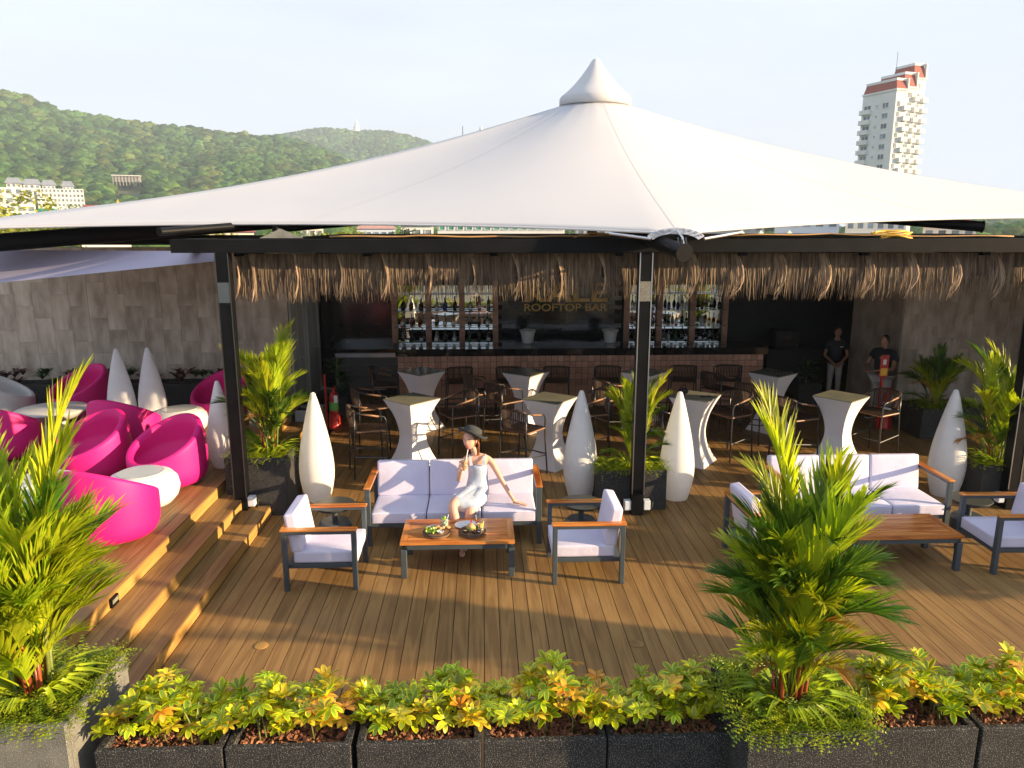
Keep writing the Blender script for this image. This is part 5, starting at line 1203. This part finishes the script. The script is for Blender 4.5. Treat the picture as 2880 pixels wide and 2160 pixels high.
# forest: thousands of rounded crowns joined in one mesh per slope
def blobs(nv=8):
    out = []
    for s in range(nv):
        bm = bmesh.new(); bmesh.ops.create_icosphere(bm, subdivisions=2, radius=1)
        for v in bm.verts:
            k = 1+.38*noise.noise(v.co*1.7+Vector((s*9, 0, 0)))+.15*noise.noise(v.co*4+Vector((0, s*5, 0))); v.co = Vector((v.co.x*k, v.co.y*k, v.co.z*k*.85))
        V = np.array([v.co[:] for v in bm.verts], dtype=np.float32); F = np.array([[v.index for v in f.verts] for f in bm.faces], dtype=np.int32); out.append((V, F)); bm.free()
    return out
BL_ = blobs()
FM = mat('forest_crowns', (.024, .06, .018), (.080, .14, .038), scale=.35, rough=.9, detail=6, attr='tint', bump=.8, bscale=.9, bdist=1.2, spec=.1)
def forest(name, label, pts, m=FM):
    """pts: (x,y,z,radius,(tint))"""
    Vs = []; Fs = []; Cs = []; off = 0
    for (x, y, z, r, t) in pts:
        V, F = BL_[random.randrange(len(BL_))]; a = random.random()*6.3; c, s = cos(a), sin(a)
        W = np.empty_like(V); W[:, 0] = (V[:, 0]*c-V[:, 1]*s)*r+x; W[:, 1] = (V[:, 0]*s+V[:, 1]*c)*r+y; W[:, 2] = V[:, 2]*r*1.05+z
        Vs.append(W); Fs.append(F+off); Cs.append(np.tile(np.array([*t, 1], dtype=np.float32), (len(V), 1))); off += len(V)
    V = np.concatenate(Vs); F = np.concatenate(Fs); C_ = np.concatenate(Cs)
    me = bpy.data.meshes.new(name); me.vertices.add(len(V)); me.vertices.foreach_set('co', V.ravel()); me.loops.add(len(F)*3); me.loops.foreach_set('vertex_index', F.ravel())
    me.polygons.add(len(F)); me.polygons.foreach_set('loop_start', np.arange(len(F), dtype=np.int32)*3); me.polygons.foreach_set('loop_total', np.full(len(F), 3, dtype=np.int32)); me.update(calc_edges=True)
    at = me.color_attributes.new('tint', 'FLOAT_COLOR', 'POINT'); at.data.foreach_set('color', C_.ravel()); me.shade_smooth()
    o = link(name, me, m); tag(o, label, 'forest', None, 'stuff'); return o
def tint(az, r, dry=.25):
    n_ = noise.noise(Vector((az*.5, r*.005, 1))); b = U(.5, 1.6)*(1+.55*noise.noise(Vector((az*.8, r*.009, 5))))  # broad noise puts large slope shading into the crown tint
    if n_ > .18 and R() < dry*2.4: return (b*1.7, b*1.2, b*1.1)
    q = R()
    if q < .10: return (b*1.4, b*1.25, b*.9)
    if q < .45: return (b*.7, b*.85, b*.9)
    return (b, b*1.02, b*.85)
P = []
for k in range(9500):
    az = U(-36, -4); s = R()**.75; r = 300+1030*s; z = hill_z(R1, az, r, 300, 1300, -18)
    if abs(az+28.5) < 3.2 and 395 < r < 520: continue
    if abs(az+24.1) < 1.1 and 600 < r < 705: continue
    P.append((*pol(az, r)[:2], z+2.5, U(2.6, 7.2)*(1 if s < .85 else U(.8, 1.7)), tint(az, r)))
forest('forest', 'green wooded slope of the near hill at the left', P)
P = []
for k in range(5200):
    az = U(-18, 1); s = R(); r = 1500+840*s; z = hill_z(R2, az, r, 1300, 2300, -18); P.append((*pol(az, r)[:2], z+3, U(5.5, 10), tint(az, r, .15)))
forest('forest', 'bluish wooded slope of the far hill under the white statue', P)
P = []
for k in range(1100):
    az = U(-38, 46); r = U(170, 420)
    z = -18+U(2, 9)
    if r > 300: z = max(z, -18+(r-300)*.05+U(2, 9))
    t_ = tint(az, r); P.append((*pol(az, r)[:2], z+5, U(4, 7.5), tuple(c*1.25 for c in t_)))
for k in range(900):
    az = U(24, 50); r = U(430, 1000); e = .9*(r-430)/570*min(1, (az-22)/10)
    P.append((*pol(az, r)[:2], CZ-14+r*math.tan(radians(e)), U(6, 10), tint(az, r)))
forest('forest', 'low trees between the town houses beyond the terrace', P)
# individual leafy trees near the left edge
def leafy(x, y, z0, ztop, rad, label, m, seed, n=2600, lf=.16):
    rs = random.Random(seed); t = thing('tree', label, 'tree', (x, y, z0)); h = ztop-z0
    MB().tube([(0, 0, 0), (.2, .1, h*.45), (.1, 0, h*.8)], [.35, .22, .1], 8).build('trunk', MT['logw'], t, smooth=True)
    mb = MB(); cl = [(rs.uniform(-.65, .65)*rad, rs.uniform(-.65, .65)*rad, h-rad*1.0+rs.uniform(-.55, .45)*rad, rs.uniform(.28, .5)*rad) for q in range(26)]
    for k in range(n):
        c = cl[rs.randrange(26)]; d = Vector((rs.gauss(0, 1), rs.gauss(0, 1), rs.gauss(0, 1))).normalized(); p = Vector(c[:3])+d*c[3]*rs.uniform(.75, 1.08)
        if p.z > h: p.z = h-rs.random()*.3
        u_ = Vector((rs.gauss(0, 1), rs.gauss(0, 1), rs.gauss(0, .6))).normalized(); w_ = d.cross(u_).normalized() if d.cross(u_).length > .01 else Vector((1, 0, 0)); L = lf*rs.uniform(.7, 1.4); tt = rs.uniform(.6, 1.35)
        mb.add([tuple(p-u_*L), tuple(p+w_*L*.5), tuple(p+u_*L), tuple(p-w_*L*.5)], [(0, 1, 2, 3)], (tt, tt, tt*.9))
    mb.build('crown', m, t); return t
LM = mat('tree_leaves_yellow_green', (.13, .17, .02), (.30, .30, .03), scale=.8, rough=.5, attr='tint', transl=(.35, 1.4, 1.4, .5)); LM2 = mat('tree_leaves_green', (.07, .13, .02), (.15, .22, .04), scale=.8, rough=.5, attr='tint', transl=(.35, 1.4, 1.4, .5))
q = pol(-32.2, 58); leafy(q.x, q.y, -18, 7.6, 4.6, 'yellow-green leafy tree at the left edge below the white hotel', LM, 5, 5200, .17)
q = pol(-28.0, 70); leafy(q.x, q.y, -18, 5.7, 2.0, 'small round bright green tree just above the canopy edge at the left', LM2, 6, 1800, .14)
for k, (az, r, zt, lb) in enumerate(((-20, 95, 4.3, 'bushy green tree seen through the gap left of the thatch'), (-14, 110, 4.2, 'green tree seen in the gap above the second thatch panel'), (-10.5, 100, 4.2, 'pale green tree seen in the gap over the left bar'), (-5.5, 120, 4.2, 'dark green tree in the gap beside the teal-roofed house'))):
    q = pol(az, r); leafy(q.x, q.y, -18, zt, 4.0, lb, LM2 if k % 2 else LM, 30+k, 2200, .3)
# coconut palms on the lower slope
cpf = frond_mesh(3.2, .9, 1.3, 22, .8, .05, 77).mesh('frond'); cpf.materials.append(MT['palmd'])
for k, (az, r, zt) in enumerate(((-19.6, 260, 10), (-17.9, 280, 11), (-16.9, 270, 9.5), (10.2, 90, 4.2))):
    q = pol(az, r, -18); t = thing('coconut_palm', 'distant coconut palm, %s' % ('leftmost of three below the wooded hill', 'middle one of three below the wooded hill', 'rightmost of three below the wooded hill', 'seen in the gap just left of the canopy corner plate')[k], 'palm', tuple(q))
    MB().tube([(0, 0, 0), (.6, .2, zt+18)], [.2, .14], 7).build('trunk', MT['logw'], t)
    for j in range(13): o = link('frond', cpf, None, t, loc=(.6, .2, zt+18)); o.rotation_euler = (0, U(-.5, .1), j*2*pi/13+U(-.2, .2))
# ---------------------------------------------------------------- buildings
WM = dict(white=mat('white_render', (.62, .62, .60), (.70, .70, .68), scale=.2, rough=.8), cream=mat('cream_render', (.60, .56, .50), (.68, .64, .57), scale=.2, rough=.8), grey=mat('grey_render', (.35, .35, .34), (.42, .42, .4), scale=.2, rough=.8),
          red=mat('red_roof_tile', (.24, .05, .035), (.32, .08, .05), scale=2, rough=.7), pane=mat('window_pane', (.10, .13, .16), (.20, .24, .27), scale=.5, rough=.15, rand=.5), gpane=mat('green_glass_pane', (.05, .22, .13), (.10, .32, .20), scale=.6, rough=.15, rand=.2),
          slate=mat('slate_roof', (.22, .24, .26), (.30, .32, .34), scale=1, rough=.7), conc=mat('raw_concrete', (.30, .29, .26), (.38, .36, .33), scale=1, rough=.9), gold=mat('gold_trim', (.6, .35, .05), rough=.4, metal=.3), teal=mat('teal_panel', (.03, .28, .22), rough=.6), tent=mat('pale_tent', (.55, .58, .45), rough=.8), blue=mat('pale_blue_render', (.45, .52, .62), (.5, .57, .66), scale=.2, rough=.8), pinkr=mat('pinkish_roof', (.42, .22, .18), (.5, .28, .22), scale=1, rough=.8))
def block(az0, az1, r, z0, z1, depth, label, wall='white', rows=0, cols=0, pane='pane', roof=None, rh=2.0, name='house', cat='building', zw=None, over=.4):
    a = pol(az0, r); b = pol(az1, r); d = (b-a); W = d.length; t = thing(name, label, cat, (a.x, a.y, z0), atan2(d.y, d.x)); H = z1-z0
    MB().box((0, 0, 0), (W, depth, H)).build('wall', WM[wall], t)
    zw = zw if zw is not None else max(z0, z1-3.2*rows); rh_ = (z1-zw)/max(1, rows)
    if rows:
        cw = W/cols
        for i in range(rows):
            for j in range(cols):
                x0 = (j+.22)*cw; x1 = (j+.78)*cw; zb = zw-z0+i*rh_+.30*rh_; zt = zw-z0+i*rh_+.82*rh_
                w_ = MB().box((x0-.08, -.10, zb-.08), (x1+.08, -.002, zb)).box((x0-.08, -.10, zt), (x1+.08, -.002, zt+.08)).box((x0-.08, -.10, zb), (x0, -.002, zt)).box((x1, -.10, zb), (x1+.08, -.002, zt)).build('window', WM[wall], t)
                MB().box((x0, -.04, zb), (x1, -.003, zt)).build('pane', WM[pane], w_)
    if roof:
        m = MB(); o_ = over
        m.add([(-o_, -o_, H+.02), (W+o_, -o_, H+.02), (W+o_, depth+o_, H+.02), (-o_, depth+o_, H+.02), (W*.12, depth/2, H+rh), (W*.88, depth/2, H+rh)], [(0, 1, 5, 4), (1, 2, 5), (2, 3, 4, 5), (3, 0, 4), (3, 2, 1, 0)]); m.build('roof', WM[roof], t)
    return t
# white hillside hotel
h0 = block(-29.35, -26.75, 455, 8, 21.6, 12, 'white four-storey hotel wing on the hillside at the left', 'white', 4, 12, zw=12.3, name='hotel')
block(-31.6, -29.5, 450, 4, 21.5, 14, 'white hotel block with tall recessed front at the far left', 'white', 3, 4, zw=9, name='hotel')
for k, (a0, a1) in enumerate(((-30.9, -30.1), (-30.0, -29.1), (-29.0, -28.3), (-27.9, -27.3))):
    block(a0, a1, 470, 14, 24.4-.35*k, 8, 'grey-roofed white hotel villa, %s of the row above the hotel' % ('first', 'second', 'third', 'last')[k], 'white', 1, 3, roof='slate', rh=3.0, name='hotel_villa', zw=22-.35*k, over=.9)
b_ = block(-25.0, -23.3, 690, 37, 41.5, 10, 'unfinished concrete building among the trees on the hillside', 'conc', 0, 0, name='concrete_building')
for q in range(9): MB().box((q*2.35, -1.5, -3), (q*2.35+.5, -1.0, 4.6)).build('column', WM['conc'], b_)
MB().box((-.6, -2, 4.61), (20.8, 10, 5.2)).build('roof_slab', WM['white'], b_)
tr_ = block(-27.2, -24.3, 150, -18, 5.2, 9, 'red-roofed temple-style hall above the canopy edge at the left', 'cream', 0, 0, roof='red', rh=2.0, name='temple_hall')
MB().add([(5.0, -.8, 22.6), (7.4, -.8, 22.6), (6.2, -.8, 26.2), (5.0, -.4, 22.6), (7.4, -.4, 22.6), (6.2, -.4, 26.2)], [(0, 1, 2), (5, 4, 3), (0, 2, 5, 3), (1, 4, 5, 2), (0, 3, 4, 1)]).build('gable', WM['gold'], tr_)
te = thing('rooftop_panel', 'teal hoarding on a rooftop beside the small round tree', 'hoarding', tuple(pol(-29.4, 90, 0))); MB().box((0, 0, 2.5), (1.6, .3, 5.4)).build('panel', WM['teal'], te); MB().box((1.7, .2, 2.2), (4.6, .6, 5.0)).build('wall', WM['grey'], te)
# town roofs glimpsed in the slit between the beam and the canopy
block(-19.5, -16.4, 130, -18, 2.6, 10, 'low house with a red roof seen through the left gap', 'cream', 1, 4, roof='red', rh=1.2)
block(-13.2, -11.6, 160, -18, 3.2, 9, 'pink-roofed house in the gap over the left thatch panels', 'cream', 1, 3, roof='pinkr', rh=.9)
block(-9.2, -6.4, 150, -18, 3.0, 9, 'house with a teal front in the gap over the bar', 'blue', 1, 5, roof='pinkr', rh=1.0)
block(-6.0, -3.6, 120, -18, 3.6, 9, 'white gabled house in the gap left of the glass-fronted building', 'white', 1, 3, roof='slate', rh=.9)
block(-3.3, 6.2, 105, -18, 4.6, 12, 'white building with a long band of green glass windows in the gap', 'white', 2, 14, 'gpane', zw=.4)
block(7.0, 12.5, 130, -18, 3.9, 12, 'white and cream building in the gap near the canopy corner', 'cream', 1, 7)
block(16.0, 20.5, 110, -18, 4.4, 12, 'pale grey apartment house in the gap right of the canopy corner', 'grey', 2, 6, zw=.5)
block(21.2, 25.4, 120, -18, 5.0, 12, 'pale blue and white building in the right gap', 'blue', 2, 5, zw=.8)
block(25.8, 29.5, 130, -18, 4.7, 12, 'cream building with small windows in the right gap', 'cream', 2, 6, zw=.5)
block(30.5, 33.5, 140, -18, 3.5, 10, 'red-roofed house in the gap near the right edge', 'cream', 1, 4, roof='red', rh=1.2)
for k, az in enumerate((19.0, 20.3, 22.2)):
    q = pol(az, 80, -18); t = thing('tent_roof', 'pale pointed tent roof in the right gap, %s from the left' % ('first', 'second', 'third')[k], 'tent', tuple(q)); MB().add([(-1.2, -1.2, 19.6), (1.2, -1.2, 19.6), (1.2, 1.2, 19.6), (-1.2, 1.2, 19.6), (0, 0, 21.3)], [(0, 1, 4), (1, 2, 4), (2, 3, 4), (3, 0, 4)]).build('roof', WM['tent'], t); MB().tube([(0, 0, 0), (0, 0, 21)], .08, 6).build('pole', MT['tube'], t)
# small tops above the canopy ridge line
for k, (a0, a1, zt, lb) in enumerate(((-2.0, -1.45, 6.05, 'white stepped rooftop showing above the canopy left of its cap'), (-1.0, -.78, 6.15, 'tiny dark-topped box above the canopy slope'))):
    block(a0, a1, 300, -18, CZ+300*math.tan(radians(zt)), 4, lb, 'white', 2, 2, zw=31, name='distant_block')
q = pol(.0, 300, -18); t = thing('telecom_tower', 'slender white tower with masts above the canopy slope', 'tower', tuple(q))
MB().lathe([(.9, 0), (.8, 50), (1.0, 50.2), (1.0, 53), (.8, 53.2), (.8, 57.3), (.3, 58.3), (0, 58.4)], 16).build('shaft', WM['white'], t, smooth=40); MB().tube([(-7, 0, 20), (-7, 0, 58.5)], .12, 6).build('mast', MT['tube'], t)
# white seated statue on the far hill
q = pol(-8.93, 2290); zb = CZ+2290*math.tan(radians(6.60))-5; t = thing('statue', 'small white seated statue on top of the far hill', 'statue', (q.x, q.y, zb))
S_ = mat('white_marble', (.75, .75, .73), rough=.6)
MB().lathe([(12, 0), (12, 3), (9.5, 4), (9, 7), (7.5, 9), (9, 10.5), (8.5, 12)], 24).build('pedestal', S_, t, smooth=40)
MB().sphere((0, 0, 14), (8.5, 6.5, 3.2), 14).sphere((0, .5, 19.5), (4.6, 3.4, 6.0), 14).sphere((-4.2, 0, 18.5), (1.5, 1.8, 4), 8).sphere((4.2, 0, 18.5), (1.5, 1.8, 4), 8).sphere((0, 0, 27.6), (2.2, 2.3, 2.9), 12).sphere((0, 0, 30.6), (1, 1, 1.5), 8).build('figure', S_, t, smooth=True)
# ---------------------------------------------------------------- apartment tower
q = pol(28.12, 250, -18); tw_ = thing('apartment_tower', 'tall white apartment tower with red mansard roofs at the right', 'tower block', tuple(q), atan2(.29, .956))
FH = 2.86; TOP = 18+CZ+250*math.tan(radians(8.75))
def tblock(u0, u1, v0, v1, top, nm):
    MB().box((u0, v0, 0), (u1, v1, top)).build('wall', WM['white'], tw_)
    MB().box((u0-.25, v0-.25, top+.002), (u1+.25, v1+.25, top+.5)).build('cornice', WM['white'], tw_)
    o_ = .9; hr_ = 2.3 if nm == 'a' else 3.4; z = top+.5
    MB().add([(u0, v0, z), (u1, v0, z), (u1, v1, z), (u0, v1, z), (u0+o_*.6, v0+o_, z+hr_), (u1-o_*.3, v0+o_, z+hr_), (u1-o_*.3, v1-o_*.5, z+hr_), (u0+o_*.6, v1-o_*.5, z+hr_)], [(0, 1, 5, 4), (1, 2, 6, 5), (2, 3, 7, 6), (3, 0, 4, 7), (4, 5, 6, 7)]).build('roof', WM['red'], tw_)
    MB().box((u0+o_*.5, v0+o_*.8, z+hr_), (u1-o_*.2, v1-o_*.4, z+hr_+.7)).build('parapet', WM['white'], tw_)
    MB().box((u1-.3, v0-.1, z), (u1+.1, v0+.6, z+hr_+.6)).build('fin', WM['white'], tw_)
tblock(0, 4.2, 0, 12.5, TOP-1.2, 'a'); tblock(4.2, 8.8, 1.4, 11.5, TOP-.2, 'b'); tblock(8.8, 13.2, 2.8, 11, TOP+2.7, 'c')
def win(u0, u1, v, z0, z1, side='front', pm='pane'):
    d = .12
    if side == 'front': fr_ = MB().box((u0-.12, v-d, z0-.14), (u1+.12, v-.003, z0)).box((u0-.12, v-d, z1), (u1+.12, v-.003, z1+.12)).box(((u0+u1)/2-.05, v-d*.8, z0), ((u0+u1)/2+.05, v-.003, z1)); p_ = ((u0, v-.05, z0), (u1, v-.004, z1))
    else: fr_ = MB().box((v-d, u0-.12, z0-.14), (v-.003, u1+.12, z0)).box((v-d, u0-.12, z1), (v-.003, u1+.12, z1+.12)).box((v-d*.8, (u0+u1)/2-.05, z0), (v-.003, (u0+u1)/2+.05, z1)); p_ = ((v-.05, u0, z0), (v-.004, u1, z1))
    w_ = fr_.build('window', WM['white'], tw_); MB().box(*p_).build('pane', WM[pm], w_)
def balc(u0, u1, v0, v1, z):
    MB().box((u0, v0, z-.2), (u1, v1, z)).box((u0, v0, z), (u1, v0+.15, z+1.1)).box((u0, v0+.15, z), (u0+.15, v1, z+1.1)).box((u1-.15, v0+.15, z), (u1, v1, z+1.1)).build('balcony', WM['white'], tw_)
k0 = 9
for k in range(k0, 24):
    z = k*FH-.4
    if z+2.6 > TOP+2.6: break
    if z+2.7 < TOP-1.2:
        win(2.6, 4.6, 0, z+.9, z+2.2, 'side'); win(6.6, 7.1, 0, z+1.4, z+1.95, 'side'); win(9.2, 11.6, 0, z+.4, z+2.2, 'side'); balc(-.9, -.003, 8.9, 12.7, z)
        balc(2.4, 4.7, -1.0, -.003, z); win(.7, 1.7, 0, z+.9, z+2.2, 'front')
    if z+2.7 < TOP-.2: win(5.4, 7.2, 1.4, z+.9, z+2.2); balc(7.6, 9.3, .4, 1.397, z)
    win(9.7, 11.4, 2.8, z+.9, z+2.2)
    if k < 21: balc(12.0, 13.9, 1.8, 2.797, z)
MB().tube([(7, 8, TOP), (7, 8, TOP+11)], .07, 5).build('antenna', MT['tube'], tw_)
# ---------------------------------------------------------------- haze
hz = MB().box((-1500, -60, -19.5), (1500, 3600, 420)).build('haze', None); tag(hz, 'thin pale air haze over the town and hills', 'haze', None, 'stuff')
hm = bpy.data.materials.new('haze'); hm.use_nodes = True; N = hm.node_tree.nodes; L = hm.node_tree.links; N.remove(N['Principled BSDF'])
pv = N.new('ShaderNodeVolumePrincipled'); pv.inputs['Color'].default_value = (.74, .87, 1, 1); pv.inputs['Density'].default_value = .00026; pv.inputs['Anisotropy'].default_value = .0
L.new(pv.outputs[0], N['Material Output'].inputs['Volume']); hz.data.materials.append(hm)
